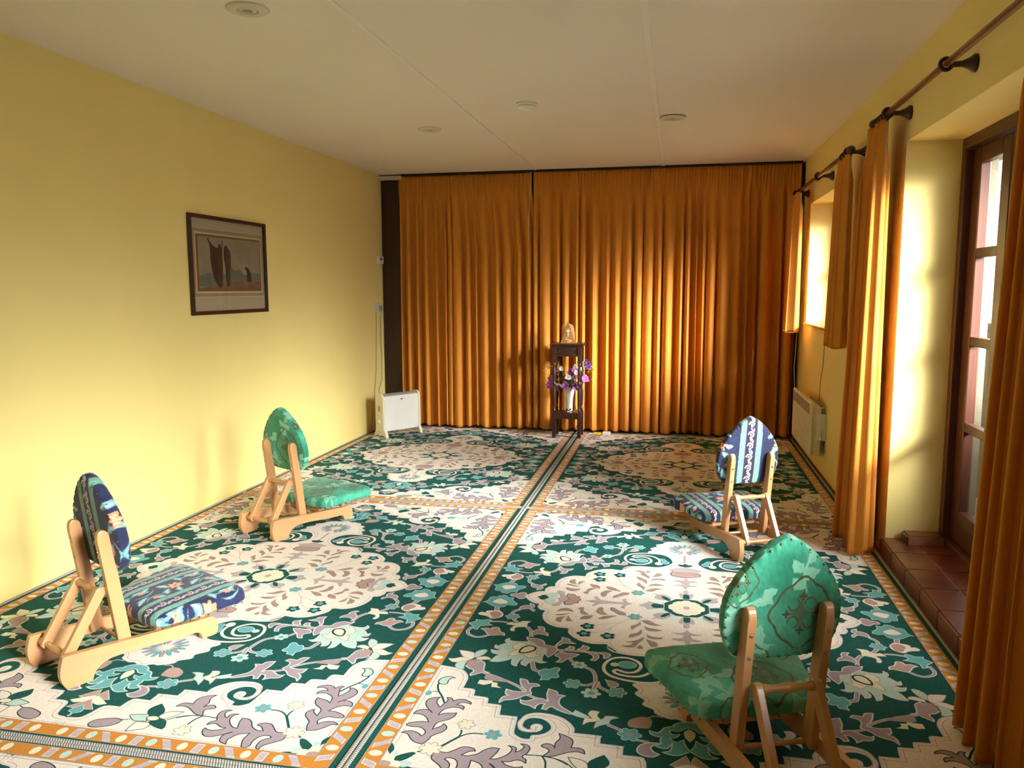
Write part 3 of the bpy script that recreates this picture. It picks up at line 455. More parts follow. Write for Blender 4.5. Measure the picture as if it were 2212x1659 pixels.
    ei, ed = fl.mi('edge'), fl.mi('edged')
    def edging(p0, p1, n):                  # rounded overcast edge with slanting stitches
        nonlocal V
        d = (Vector(p1)-Vector(p0)); L = d.length; d.normalize(); q = Vector((-d.y, d.x)); k = len(V); S_ = 5
        for i in range(n+1):
            for j in range(S_+1):
                a = PI*j/S_; c = Vector(p0)+d*min(L, max(0, L*i/n+.004*math.cos(a))) + q*(-.0085*math.cos(a)); V.append((c.x, c.y, .0075+.0062*math.sin(a)))
        for i in range(n):
            for j in range(S_):
                A = k+i*(S_+1)+j; Fc.append((A, A+S_+1, A+S_+2, A+1)); Mi.append(ei if i % 2 else ed)
    edging((-U+.008, -W_), (-U+.008, W_), 640); edging((U-.008, -W_), (U-.008, W_), 640)
    edging((-U, -W_+.008), (U, -W_+.008), 440); edging((-U, W_-.008), (U, W_-.008), 440)
    return mesh_obj('patterned_rug', V, Fc, fl.mats, fmat=Mi)
RCX, RCY = (-1.935, .065), (.527, 3.413, 6.299)
rug0 = build_rug(); first = True
RL = {(0, 0): 'green and cream floral rug nearest the camera on the left, only its end showing', (1, 0): 'green and cream floral rug at the bottom edge beneath the nearest green chair',
      (0, 1): 'green and cream medallion rug under the two left floor chairs', (1, 1): 'green and cream medallion rug under the two right floor chairs',
      (0, 2): 'green and cream medallion rug before the white convector heater', (1, 2): 'green and cream medallion rug between plant stand and wall radiator'}
for (i, j), lab in RL.items():
    o = rug0 if first else rug0.copy()
    if not first: COL.objects.link(o)
    first = False
    o.location = (RCX[i], RCY[j], .0005); tag(o, lab, 'rug', 'floral rugs laid edge to edge')

# ------------------------------------------------------------ floor chairs
def nz2(x, y, s, seed=0):
    """cheap smooth value noise on arrays"""
    r = np.random.default_rng(seed); T_ = r.random((64, 64)); X, Y = x*s, y*s
    xi, yi = np.floor(X).astype(int), np.floor(Y).astype(int); fx, fy = X-xi, Y-yi
    fx = fx*fx*(3-2*fx); fy = fy*fy*(3-2*fy); g = lambda a, b: T_[a % 64, b % 64]
    return (g(xi, yi)*(1-fx)+g(xi+1, yi)*fx)*(1-fy)+(g(xi, yi+1)*(1-fx)+g(xi+1, yi+1)*fx)*fy
def lin(*c): return np.array([s2l(q) for q in c])
def mixc(c, mask, col):
    m = np.clip(mask, 0, 1)[:, None]; return c*(1-m)+lin(*col)*m
def stroke_mask(x, y, pts, w0, w1, soft=.0008):
    """tapering curved stroke through control points, widest in the middle"""
    P = np.array(pts, float); t = np.linspace(0, 1, 26)
    if len(P) == 3: C_ = ((1-t)**2)[:, None]*P[0]+(2*t*(1-t))[:, None]*P[1]+(t**2)[:, None]*P[2]
    else: C_ = ((1-t)**3)[:, None]*P[0]+(3*t*(1-t)**2)[:, None]*P[1]+(3*t*t*(1-t))[:, None]*P[2]+(t**3)[:, None]*P[3]
    best = np.full(x.shape, -1e9)
    lo, hi = C_.min(0)-max(w0, w1)-.01, C_.max(0)+max(w0, w1)+.01
    sel = (x > lo[0]) & (x < hi[0]) & (y > lo[1]) & (y < hi[1])
    if not sel.any(): return np.zeros(x.shape)
    xs, ys = x[sel], y[sel]; b_ = np.full(xs.shape, -1e9)
    for (cx, cy), tt in zip(C_, t):
        b_ = np.maximum(b_, (w0+(w1-w0)*math.sin(PI*tt))-np.hypot(xs-cx, ys-cy))
    best[sel] = b_; return np.clip(best/soft, 0, 1)
def leafm(x, y, cx, cy, L, W_, ang):
    c, s = math.cos(ang), math.sin(ang); u = (x-cx)*c+(y-cy)*s; v = -(x-cx)*s+(y-cy)*c; t = np.clip(u/L, 0, 1)
    wd = W_*np.sin(PI*t**.8)*(1+.12*np.sin(t*19)); return np.clip((wd-np.abs(v-.12*L*np.sin(PI*t)))/.0008, 0, 1)*((u > 0) & (u < L))
def paint_blue(x, y, cx0, per):
    n1, n2 = nz2(x, y, 45, 1), nz2(x, y, 400, 2)
    c = np.tile(lin(35, 38, 66), (len(x), 1))*(.8+.45*n1+.15*n2)[:, None]
    dx = (x-cx0+per/2) % per-per/2; ad = np.abs(dx)
    # floral field between the bands
    fx = (x-cx0) % per-per/2; ph = np.floor((x-cx0)/per)
    P_ = .17
    for k in range(-3, 5):
        oy = k*P_; 
        for (lx, ly, L, W_, a) in ((-.045, .05, .055, .010, 1.0), (-.02, .075, .05, .009, 2.3), (.04, .03, .055, .010, 2.1), (.03, .08, .05, .009, .7), (.045, .12, .045, .009, 2.6), (-.04, .125, .05, .010, .4), (-.055, .02, .04, .008, .2), (.055, -.01, .04, .008, 2.9)):
            c = mixc(c, leafm(fx, y, lx, oy+ly-.012, L, W_+.0025, a)*.9, (104, 150, 160)); c = mixc(c, leafm(fx, y, lx, oy+ly-.012, L*.92, W_*.62, a), (160, 196, 198))
        for pts in (((-.05, oy), (-.02, oy+.04), (-.05, oy+.08)), ((.05, oy+.04), (.0, oy+.06), (.04, oy+.12)), ((-.01, oy+.03), (.02, oy+.07), (-.03, oy+.10))):
            c = mixc(c, stroke_mask(fx, y, pts, .0012, .0035), (112, 160, 158))
        for (qx, qy, R_) in ((0, .155, .027), (-.03, .06, .013), (.035, .075, .012)):
            r = np.hypot(fx-qx, y-oy-qy); th = np.arctan2(y-oy-qy, fx-qx); e = R_*(.8+.2*np.cos(7*th))
            c = mixc(c, (e-r)/.001, (205, 134, 100)); c = mixc(c, (e*.72-r)/.001*(np.cos(9*th+r*300) > 0), (238, 190, 150)); c = mixc(c, (e*.3-r)/.001, (168, 90, 70))
    # bands: green, scrollwork, green
    c = mixc(c, (.0475-ad)/.0006, (46, 42, 58)); g = (ad < .0445) & (ad > .0235)
    c = mixc(c, g*1.0, (112, 160, 146)); c = mixc(c, g*np.clip(nz2(x, y, 130, 4)*2-1.1, 0, 1), (84, 132, 124))
    c = mixc(c, (ad < .0235)*1.0, (120, 96, 84)); c = mixc(c, (.0215-ad)/.0005, (40, 38, 60))
    p = .044; v = (y % p)/p; sx = dx
    for vv in (v, v-1, v+1):
        r = np.hypot(sx+.003, (vv-.35)*p); th = np.arctan2((vv-.35)*p, sx+.003); sp = np.abs(r-.0105)
        c = mixc(c, ((.0026+.0012*np.sin(th*9))-sp)/.0006*(th > -1.9), (196, 198, 214))
        c = mixc(c, (.0045-r)/.0006, (226, 142, 108))
        t = np.clip((vv-.55)/.55, 0, 1); c = mixc(c, ((.0075*np.sin(PI*t))-np.abs(sx-.010+.014*t))/.0006*(np.sin(vv*95+sx*500) > -.45), (186, 192, 210))
    return c
def paint_green(x, y, seed):
    n1, n2, n3 = nz2(x, y, 11, seed), nz2(x*2.2+y*.9, y-x*.3, 60, seed+1), nz2(x, y, 500, 3)
    c = lin(24, 116, 88)*(1-n1)[:, None]+lin(80, 176, 146)*n1[:, None]; c = c*(.78+.36*n2+.12*n3)[:, None]
    r = random.Random(seed)
    def spray(ox, oy, a, sc=1.0, col=(132, 196, 166)):
        nonlocal c
        ex, ey = ox+math.cos(a)*.11*sc, oy+math.sin(a)*.11*sc; mxp, myp = (ox+ex)/2-math.sin(a)*.035*sc, (oy+ey)/2+math.cos(a)*.035*sc
        c = mixc(c, stroke_mask(x, y, ((ox, oy), (mxp, myp), (ex, ey)), .0022*sc, .0046*sc), col)
        for q, (t, da, L, W_) in enumerate(((.1, 1.0, .05, .015), (.3, -.9, .055, .017), (.5, .9, .05, .015), (.75, -.8, .045, .014), (1.0, .1, .055, .017), (1.0, -.9, .035, .010))):
            px = (1-t)**2*ox+2*t*(1-t)*mxp+t*t*ex; py = (1-t)**2*oy+2*t*(1-t)*myp+t*t*ey
            m = leafm(x, y, px, py, L*sc, W_*sc, a+da); c = mixc(c, m*.92, col)
            c = mixc(c, stroke_mask(x, y, ((px, py), (px+math.cos(a+da)*L*.45*sc, py+math.sin(a+da)*L*.45*sc+.003), (px+math.cos(a+da)*L*.9*sc, py+math.sin(a+da)*L*.9*sc)), .0002, .0012)*.6, (60, 130, 104))
    for ox, oy, a, sc in ((-.02, .02, 2.4, 1.15), (-.16, .10, .4, 1.0), (.06, .18, 1.3, 1.1), (.14, .04, .2, 1.0), (-.12, .26, 2.9, 1.0), (.10, .31, .9, .9), (-.2, -.02, 1.2, .9), (.0, -.09, -.5, 1.0), (.17, -.10, 1.9, .9), (-.05, .36, .2, 1.0)): spray(ox, oy, a+r.uniform(-.2, .2), sc)
    # brown quatrefoil line medallions
    for mx_, my_, R_ in ((.05, .115, .082), (-.15, .22, .055), (.17, .29, .055), (-.09, -.05, .06)):
        X, Y = (x-mx_)/R_, (y-my_)/R_*.86; rr, th = np.hypot(X, Y), np.arctan2(Y, X); e = .95+.17*np.abs(np.cos(2*th))+.06*np.cos(8*th)
        c = mixc(c, (.045-np.abs(rr-e))/.012*.9, (78, 62, 40)); c = mixc(c, (rr < e)*.28*nz2(x, y, 90, 9), (96, 150, 96))
        for q in range(4):
            a = q*PI/2; X2, Y2 = X-.55*math.cos(a), Y-.55*math.sin(a); r2, t2 = np.hypot(X2, Y2), np.arctan2(Y2, X2); c = mixc(c, (.17*(.7+.3*np.cos(4*t2))-r2)/.02*.85, (86, 66, 44)); 
            X3, Y3 = X-.42*math.cos(a+PI/4), Y-.42*math.sin(a+PI/4); c = mixc(c, (.035-np.abs(np.hypot(X3, Y3)-.2))/.012*(np.arctan2(Y3, X3)*(-1 if q % 2 else 1) > -1.2)*.85, (88, 74, 46))
        c = mixc(c, (.03-np.abs(X*Y*1.0))/.02*(rr < .4)*.5, (88, 74, 46))
    return c
MT['fabric_blue'] = mat('blue_striped_fabric', (1, 1, 1, 1), 0.8, attr='cloth_colour', bump=(600, .12, .0005), spec=.2, sheen=.15)
MT['fabric_green'] = mat('green_leaf_fabric', (1, 1, 1, 1), 0.62, attr='cloth_colour', bump=(500, .08, .0005), spec=.3, sheen=.15)
def outline_resample(pts, n):
    """closed smooth outline resampled evenly"""
    P = [Vector(p) for p in pts]; out = []; m = len(P)
    for i in range(m):
        p0, p1, p2, p3 = P[i-1], P[i], P[(i+1) % m], P[(i+2) % m]
        for k in range(14):
            t = k/14; out.append(.5*((2*p1)+(-p0+p2)*t+(2*p0-5*p1+4*p2-p3)*t*t+(-p0+3*p1-3*p2+p3)*t**3))
    A = np.array([(p.x, p.y) for p in out]); A = np.vstack([A, A[:1]]); d = np.r_[0, np.cumsum(np.hypot(*np.diff(A, axis=0).T))]
    s = np.linspace(0, d[-1], n, endpoint=False); return np.stack([np.interp(s, d, A[:, 0]), np.interp(s, d, A[:, 1])], 1)
def cushion(name, outl, center, th_top, th_bot, painter, matname, n=700, rings=124, wr=.0016):
    """padded cushion in a local (a, b, h) frame: outline in a-b, h up; painted cloth"""
    O = outline_resample(outl, n); c = np.array(center); V = []; UVs = []
    th = np.linspace(0, 2*PI, n, endpoint=False)
    def prof(sgn, thick, rn):
        for j in range(rn):                                # domed section with a full rounded edge
            r = .93*j/(rn-14) if j < rn-14 else 0
            if j >= rn-14:
                p0 = math.asin(.93**2); ph = p0+(PI/2-p0)*(j-(rn-14))/14; r = math.sqrt(math.sin(ph))
            yield r, sgn*thick*math.sqrt(max(0, math.cos(math.asin(min(1, r*r))))), 0
    rows = list(prof(1, th_top, rings))+[(1.0, 0.0, 1.0)]+[q for q in reversed(list(prof(-1, th_bot, rings//2+8)))]
    puck = np.zeros(n)
    for k in range(40): puck += np.cos(th*random.randint(14, 60)+random.uniform(0, 6.28))*.025
    for r, h, t in rows:
        edge = max(0, (r-.86)/.14)
        P2 = c+(O-c)*(r+(edge*puck*wr*3)[:, None]*1.0)
        hh = h+puck*wr*edge*6*(1 if h >= 0 else -1)
        V.append(np.column_stack([P2, np.full(n, 0)+hh])); ext = 1+(.0 if h >= 0 else .0)+max(0, (th_top-abs(h))*1.2)*(1 if r > .8 else 0)
        UVs.append(c+(O-c)*(r*ext))
    V = np.vstack(V); UV = np.vstack(UVs); R_ = len(rows)
    idx = np.arange(n); nx = np.roll(idx, -1); Q = []
    for j in range(R_-1): Q.append(np.column_stack([j*n+idx, (j+1)*n+idx, (j+1)*n+nx, j*n+nx]))
    Q = np.vstack(Q); me = bpy.data.meshes.new(name)
    nv = len(V)+0; me.vertices.add(nv); me.vertices.foreach_set('co', V.ravel()); me.loops.add(len(Q)*4); me.polygons.add(len(Q))
    me.loops.foreach_set('vertex_index', Q.ravel()); me.polygons.foreach_set('loop_start', np.arange(0, len(Q)*4, 4)); me.polygons.foreach_set('use_smooth', np.ones(len(Q), bool))
    me.update(calc_edges=True); me.validate()
    col = painter(UV[:, 0], UV[:, 1]); a = me.color_attributes.new('cloth_colour', 'FLOAT_COLOR', 'POINT')
    a.data.foreach_set('color', np.column_stack([np.clip(col, 0, 1), np.ones(len(col))]).ravel().astype(np.float32)); me.materials.append(MT[matname])
    return me, O
SEAT_OUT = [(-.155, .012), (0, .006), (.155, .012), (.195, .03), (.212, .065), (.235, .19), (.258, .30), (.252, .348), (.215, .370), (.11, .376), (0, .378), (-.11, .376), (-.215, .370), (-.252, .348), (-.258, .30), (-.235, .19), (-.212, .065), (-.195, .03)]
hw = [(0, .100), (.012, .138), (.05, .163), (.11, .175), (.18, .168), (.235, .142), (.285, .106), (.325, .066), (.350, .032)]
BACK_OUT = [(0, -.006), (.06, -.004)]+[(w, h) for h, w in hw]+[(0, .364)]+[(-w, h) for h, w in reversed(hw)]+[(-.06, -.004)]
SEAT_T = Matrix.Translation((0, 0, .140))@Matrix.Rotation(.06, 4, 'X')
# back cushion frame: a -> x, b -> up along the leaning uprights, h -> front
lean = math.atan2(.057, .429)
BACK_T = Matrix.Translation((0, -.0835, .356))@Matrix(((1, 0, 0, 0), (0, -math.sin(lean), math.cos(lean), 0), (0, math.cos(lean), math.sin(lean), 0), (0, 0, 0, 1)))
def stud_mesh():
    b = B(); b.lathe([(.0040, 0), (.0038, .0012), (.0028, .0024), (.001, .003)], (0, 0, 0), n=10); o = b.done('stud', 'stud'); me = o.data; bpy.data.objects.remove(o); return me
STUD = stud_mesh()
def put_studs(parent, O, c, n, scale, h, T, skip=None):
    for i in range(n):
        k = int(i*len(O)/n); p = c+(O[k]-c)*scale
        if skip and skip(p): continue
        o = bpy.data.objects.new('stud', STUD); COL.objects.link(o); o.parent = parent; d = O[k]-c; a = math.atan2(d[1], d[0])
        o.matrix_local = Matrix.Translation((p[0], p[1], h))@Matrix.Rotation(a, 4, 'Z')@Matrix.Rotation(math.radians(118), 4, 'Y')
def make_chair(kind):
    root = thing('floor_chair', '', 'chair')
    if kind == 'blue':
        ps = lambda x, y: paint_blue(x/1.3, y/1.3, .1, .2); pb = lambda x, y: paint_blue(x/1.42, y/1.42, 0.0, .25); fm = 'fabric_blue'
    else:
        ps = lambda x, y: paint_green(x, y, 11); pb = lambda x, y: paint_green(x, y-.02, 23); fm = 'fabric_green'
    me, O = cushion('seat', SEAT_OUT, (0, .19), .044, .030, ps, fm); seat = bpy.data.objects.new('seat', me); COL.objects.link(seat); seat.parent = root; seat.matrix_local = SEAT_T
    put_studs(seat, O, np.array((0, .19)), 44, .972, -.0215, SEAT_T)
    # back: painted front and rear; h>0 faces forward, dome larger in front
    me, O = cushion('backrest', BACK_OUT, (0, .15), .050, .016, pb, fm); bk = bpy.data.objects.new('backrest', me); COL.objects.link(bk); bk.parent = root; bk.matrix_local = BACK_T@Matrix.Translation((0, 0, .012))
    for i in range(34):
        k = int(i*len(O)/34); p = O[k]; c0 = np.array((0, .15)); d = (p-c0)/np.linalg.norm(p-c0); q = p-d*.0065
        o = bpy.data.objects.new('stud', STUD); COL.objects.link(o); o.parent = bk; a = math.atan2(d[1], d[0])
        o.matrix_local = Matrix.Translation((q[0], q[1], -.0085))@Matrix.Rotation(a, 4, 'Z')@Matrix.Rotation(math.radians(128), 4, 'Y')
    # side runners with arched underside
    def arc(cx, cz, rx, rz, a0, a1, n=8): return [(cx+rx*math.cos(a0+(a1-a0)*i/n), cz+rz*math.sin(a0+(a1-a0)*i/n)) for i in range(n+1)]
    prof = [(-.300, .118), (-.309, .085), (-.312, .055), (-.306, .025), (-.292, 0), (-.205, 0)]+arc(-.125, .0, .078, .058, PI, PI/2)[1:]+[(-.05, .056), (.03, .047), (.10, .040), (.16, .037), (.19, .036)]+arc(.19, .008, .030, .028, PI/2, 0)[1:]+[(.222, 0), (.284, 0), (.290, .022), (.289, .046), (.279, .069), (.262, .079), (.20, .083), (.12, .090), (.0, .098), (-.15, .110), (-.27, .119)]
    prof = smooth_poly(prof, True, 40, 3, False)
    for s in (-1, 1):
        b = B(); b.prism(prof, 0, s*.126 if s > 0 else -.150, .150 if s > 0 else -.126, bev=.003); b.done('runner', 'beech', root)
    # uprights
    L = .44; c = Vector((0, -.0675, .072)); dr = Vector((0, -math.sin(lean), math.cos(lean))); nr = Vector((0, math.cos(lean), math.sin(lean)))
    up2d = [(-.024, 0), (.024, 0)]+[(.024*math.cos(PI*i/12)-.003*math.sin(PI*i/12), .424+.037*math.sin(PI*i/12)) for i in range(13)]
    upg = [(c.y+dr.y*h+nr.y*w, c.z+dr.z*h+nr.z*w) for w, h in up2d]
    for s in (-1, 1):
        x0, x1 = (.1005, .1255) if s > 0 else (-.1255, -.1005)
        b = B(); b.prism(upg, 0, x0, x1, bev=.004); u = b.done('upright', 'beechup', root)
        for hh in (.315, .385):
            q = c+dr*hh-nr*.0245; b = B(); b.tube([q+Vector(((x0+x1)/2, 0, 0)), q-nr*.0035+Vector(((x0+x1)/2, 0, 0))], [.0055, .0035], 10); b.done('screw', 'chrome', u)
    # prop braces with rounded ends and their dowels
    ua, la = Vector((0, -.137, .292)), Vector((0, -.262, .092)); d = (la-ua).normalized(); nn = Vector((0, d.z, -d.y)); r = .019
    br = [(ua.y+r*math.cos(a)*d.y*-1+r*math.sin(a)*nn.y, ua.z+r*math.cos(a)*d.z*-1+r*math.sin(a)*nn.z) for a in [(-PI/2+PI*i/8) for i in range(9)]]
    br += [(la.y+r*math.cos(a)*d.y+r*math.sin(a)*nn.y, la.z+r*math.cos(a)*d.z+r*math.sin(a)*nn.z) for a in [(PI/2-PI*i/8) for i in range(9)]]
    for s in (-1, 1):
        x0, x1 = (.076, .0985) if s > 0 else (-.0985, -.076)
        b = B(); b.prism(br, 0, x0, x1, bev=.003); b.done('brace', 'beechup', root)
    def dowel(name, y, z, rr, hw_, mtl, wavy):
        n = 22; pts = [(-hw_+2*hw_*i/n, y, z) for i in range(n+1)]; rs = [rr*(1+(.18*math.cos(4*PI*i/n) if wavy else 0)) for i in range(n+1)]
        b = B(); b.tube(pts, rs, 14); b.done(name, mtl, root)
    dowel('cross_dowel', ua.y, ua.z, .0125, .0765, 'beechx', True); dowel('cross_dowel', la.y, la.z, .0125, .127, 'beechx', True)
    dowel('stretcher', -.055, .076, .007, .101, 'beechx', False)
    b = B(); b.box(-.126, .126, .045, .075, .088, .122, bev=.003); b.box(-.126, .126, .225, .250, .078, .128, bev=.003); b.done('seat_support', 'beech', root)
    return root
CH = [('blue', (-2.068, 2.581), -.46, 'blue striped floor chair with scroll bands, nearest the camera by the left wall'),
      ('green', (-2.177, 4.222), -.396, 'green leaf-print floor chair by the left wall below the framed picture'),
      ('blue', (.345, 4.389), .419, 'blue striped floor chair standing before the amber curtains on the right rug'),
      ('green', (.272, 2.317), .35, 'large green leaf-print floor chair in the bottom right foreground')]
protos = {}
for kind, (x, y), rz, lab in CH:
    if kind in protos: r = copy_tree(protos[kind])
    else: r = protos[kind] = make_chair(kind)
    r.location = (x, y, .0112); r.rotation_euler = (0, 0, rz); tag(r, lab, 'chair', 'low wooden floor chairs facing the room')

# ------------------------------------------------------------ curtains
def cloth(name, path_fn, nu, nv, z0, z1, matname, parent=None, zb=None, both=False, thick=.0):
    V = []; Fc = []
    for j in range(nv+1):
        v = (j/nv)**1.0; z = z1+(z0-z1)*v
        for i in range(nu+1):
            x, y, dz = path_fn(i/nu, v); V.append((x, y, z+dz))
    for j in range(nv):
        for i in range(nu):
            a = j*(nu+1)+i; Fc.append((a, a+1, a+nu+2, a+nu+1))
    o = mesh_obj(name, V, Fc, matname, parent, smooth=True); 
    if thick:
        md = o.modifiers.new('cloth_thickness', 'SOLIDIFY'); md.thickness = thick; md.offset = 0
    return o
def folds(seed, n):
    """irregular fold widths: cumulative phase table"""
    r = random.Random(seed); w = [r.uniform(.55, 1.6) for _ in range(n)]; s = sum(w); c = [0]
    for q in w: c.append(c[-1]+q/s)
    a = [r.uniform(.55, 1.15) for _ in range(n+1)]; k = [r.uniform(-1, 1) for _ in range(n+1)]; return c, a, k
def fold_eval(tab, u):
    c, a, k = tab; n = len(c)-1; i = min(n-1, max(0, next((q for q in range(n) if c[q+1] >= u), n-1))); t = (u-c[i])/(c[i+1]-c[i])
    return i, t, a[i]*(1-t)+a[i+1]*t, k[i]*(1-t)+k[i+1]*t
def big_curtain(label, x0, x1, n, seed, name='curtain', y=7.608, z0=.035, topz=2.505, lap=False):
    tab = folds(seed, n); r = random.Random(seed+5); ft = folds(seed+9, int((x1-x0)/.026))
    def fn(u, v):
        i, t, a, k = fold_eval(tab, u); i2, t2, a2, k2 = fold_eval(ft, u)
        low = min(1, max(0, (v-.035)/.09)); low = low*low*(3-2*low); amp = (.014+.036*min(1, v/.45))*low
        w = math.sin(PI*t*2); w = math.copysign(abs(w)**.65, w)
        s = math.sin(2*PI*t+.7*k*v)
        yy = y-amp*a*(.35*w+.65*s)-.004*math.sin(9*u*PI+v*3)*v
        top = 1-min(1, max(0, (v-.02)/.11)); yy += .013*a2*math.sin(2*PI*t2)*top
        xx = x0+(x1-x0)*u+.014*amp/.035*k*math.cos(2*PI*t)+.018*k*v*math.sin(PI*u)
        if lap: xx += .055*u*min(1, max(0, (v-.05)/.25))
        dz = .008*math.sin(u*31+seed)*v+.006*math.cos(2*PI*t)*v*a+(.003*math.sin(2*PI*t2) if v < .02 else 0)
        return xx, yy, dz
    c = cloth(name, fn, int((x1-x0)*230), 90, z0, topz, 'curtain', thick=.0016); return tag(c, label, 'curtain', 'curtains drawn across the far wall')
big_curtain('left amber floor-length curtain of the far wall, behind the convector heater', -2.735, -1.395, 15, 3, y=7.622, lap=True)
big_curtain('wide right amber floor-length curtain of the far wall, behind the plant stand', -1.375, 1.055, 26, 8)
b = B(); b.box(-2.70, 1.06, 7.60, 7.635, 2.508, 2.5255); tag(b.done('curtain_track', 'black'), 'thin dark track along the ceiling above the far wall curtains', 'curtain track')
# draw cord hanging where the two big curtains meet
b = B(); b.tube([(-1.392, 7.57, 2.50), (-1.400, 7.555, 2.35), (-1.398, 7.545, 2.2), (-1.412, 7.54, 2.05), (-1.404, 7.54, 1.93), (-1.409, 7.54, 1.86)], .0022, 6); b.tube([(-1.386, 7.57, 2.50), (-1.392, 7.555, 2.3), (-1.408, 7.545, 2.1), (-1.402, 7.54, 1.99)], .002, 6)
tag(b.done('draw_cord', 'cable'), 'thin pale draw cord hanging at the join of the far curtains', 'cord')

def side_curtain(label, ya, yb, xc, z0, z1, n, seed, amp0, amp1, grow, dxb=0, name='curtain', group=None, nearx=0, lining_side=None, pl=6):
    """stacked curtain hanging from a pole along y; ya is the edge nearer the camera"""
    root = thing(name, label, 'curtain', (xc, (ya+yb)/2, z1), 0, group); tab = folds(seed, n); base = Vector(root.location); ftab = folds(seed+4, n*pl)
    def fn(u, v):
        i, t, a, k = fold_eval(tab, u); i2, t2, a2, k2 = fold_eval(ftab, u)
        g = v**1.2; hd = min(1, max(0, (v-.03)/.10)); hd = hd*hd*(3-2*hd)
        s = math.sin(2*PI*t); amp = (amp0*.55+(amp0*.45)*hd+(amp1-amp0)*g)*a
        ym, w = (ya+yb)/2, (yb-ya)/2
        yy = ym+(2*u-1)*w*(1+grow*g)+.25*amp*math.sin(4*PI*t)*hd
        xx = xc+dxb*g+nearx*(1-u)-amp*s+.0045*a2*math.sin(2*PI*t2)*(1-hd)
        return xx-base.x, yy-base.y, .006*math.cos(2*PI*t)*g-base.z+(-.0 if v else .0)
    c = cloth('fabric', fn, 60*n, 70, z0, z1, 'curtain', root, thick=.0018)
    # folded-over lining edge nearer the camera
    def ln(u, v):
        x, y, d = fn(.004+.03*u, v); return x+.010, y+.004, d
    cloth('lining', ln, 8, 40, z0+.02, z1-.01, 'lining', root)
    return root
side_curtain('tall amber curtain stacked at the far side of the glazed door recess', 4.32, 4.64, .985, .02, 2.225, 3, 21, .056, .092, .42, -.02, group='tall curtains of the glazed door')
side_curtain('tall amber curtain cut off by the right edge of the photo', 1.93, 2.60, .985, .02, 2.225, 8, 34, .052, .074, .20, -.035, group='tall curtains of the glazed door')
side_curtain('short amber curtain at the near side of the small window', 5.13, 5.50, .980, 1.035, 2.19, 3, 44, .056, .078, .20, -.012, group='short curtains of the small window')
side_curtain('short bright amber curtain at the far side of the small window, in the corner', 7.02, 7.40, .970, 1.03, 2.19, 3, 58, .052, .072, .16, -.012, group='short curtains of the small window')

# curtain poles with finials, brackets and rings
def bracket(parent, y, x, z):
    b = B(); b.lathe([(.034, 0), (.034, -.010), (.022, -.026), (.012, -.05), (.011, -(RX-x)+.03), (.016, -(RX-x)+.018)], (RX-.001, y, z-.002), axis=0, n=18)
    t = [(x+.022*math.cos(a), y, z+.022*math.sin(a)) for a in [2*PI*k/20 for k in range(21)]]; b.tube(t, .0075, 8, cap=False); b.done('bracket', 'bracket', parent)
def pole(label, y0, y1, x, z, brs, rings, fins, r=.0135):
    root = thing('curtain_pole', label, 'curtain pole', (x, (y0+y1)/2, z)); inv = Matrix.Translation(-root.location)
    ch0 = set(COL.objects); b = B(); b.tube([(x, y0, z), (x, y1, z)], r, 16); b.done('pole', 'rodwood', root)
    for y in brs: bracket(root, y, x, z)
    for y in rings:
        b = B(); t = [(x+.021*math.cos(a), y+.003*math.sin(3*a), z-.006+.021*math.sin(a)) for a in [2*PI*k/18 for k in range(19)]]; b.tube(t, .0035, 6, cap=False); b.done('ring', 'bracket', root)
    for y, s in fins:
        b = B(); b.lathe([(.0145, 0), (.019, s*.006), (.017, s*.014), (.022, s*.03), (.026, s*.05), (.024, s*.07), (.016, s*.095), (.008, s*.11), (.003, s*.118)], (x, y, z), axis=1, n=18); b.done('finial', 'bracket', root)
    for o in set(COL.objects)-ch0: o.matrix_parent_inverse = inv
    return root
pole('mahogany curtain pole over the glazed door, cut by the upper right edge', -1.2, 4.52, .985, 2.25, [3.43, 4.30], [4.34+.05*i for i in range(5)]+[2.0+.08*i for i in range(7)], [(4.52, 1)])
pole('short mahogany curtain pole over the small window', 5.2, 7.42, .985, 2.215, [5.16+.06, 6.27, 7.38], [5.22+.05*i for i in range(4)]+[6.30]+[7.12+.05*i for i in range(5)], [(5.2, -1)])

# ------------------------------------------------------------ framed picture on the left wall
y0, y1, z0, z1 = 4.385, 5.305, 1.242, 1.868
pic = thing('framed_picture', 'dark framed print of robed silhouettes under a pale sky, on the yellow wall', 'picture', (LX, (y0+y1)/2, z0)); inv = Matrix.Translation(-pic.location); ch0 = set(COL.objects)
MT['p_mount'] = mat('grey_mount_board', rgb(186, 172, 142), .7); MT['p_mount2'] = mat('mount_band', rgb(160, 142, 112), .7); MT['p_gold'] = mat('gilt_line', rgb(124, 84, 36), .6)
MT['p_sky'] = mat('print_sky', rgb(150, 140, 116), .7, (5, .16, (1, 1, 1.6))); MT['p_sea'] = mat('print_mist', rgb(104, 116, 106), .7, (9, .2, S1)); MT['p_rock'] = mat('print_ground', rgb(120, 92, 72), .7, (16, .25, S1)); MT['p_robe'] = mat('print_figures', rgb(48, 38, 32), .7, (20, .2, S1)); MT['p_line'] = mat('mount_line', rgb(206, 194, 164), .7)
w = .024; b = B()
for a in ((y0, y1, z0, z0+w), (y0, y1, z1-w, z1), (y0, y0+w, z0+w, z1-w), (y1-w, y1, z0+w, z1-w)): b.box(LX+.002, LX+.022, *a, bev=.003)
b.done('frame', 'darkwood', pic)
def flat(name, rects, m, x):
    b = B()
    for r in rects: b.prism(r, 0, x, x+.0008)
    return b.done(name, m, pic)
R4 = lambda a, c, d, e: [(a, d), (c, d), (c, e), (a, e)]
flat('mount', [R4(y0+w, y1-w, z0+w, z1-w)], 'p_mount', LX+.004)
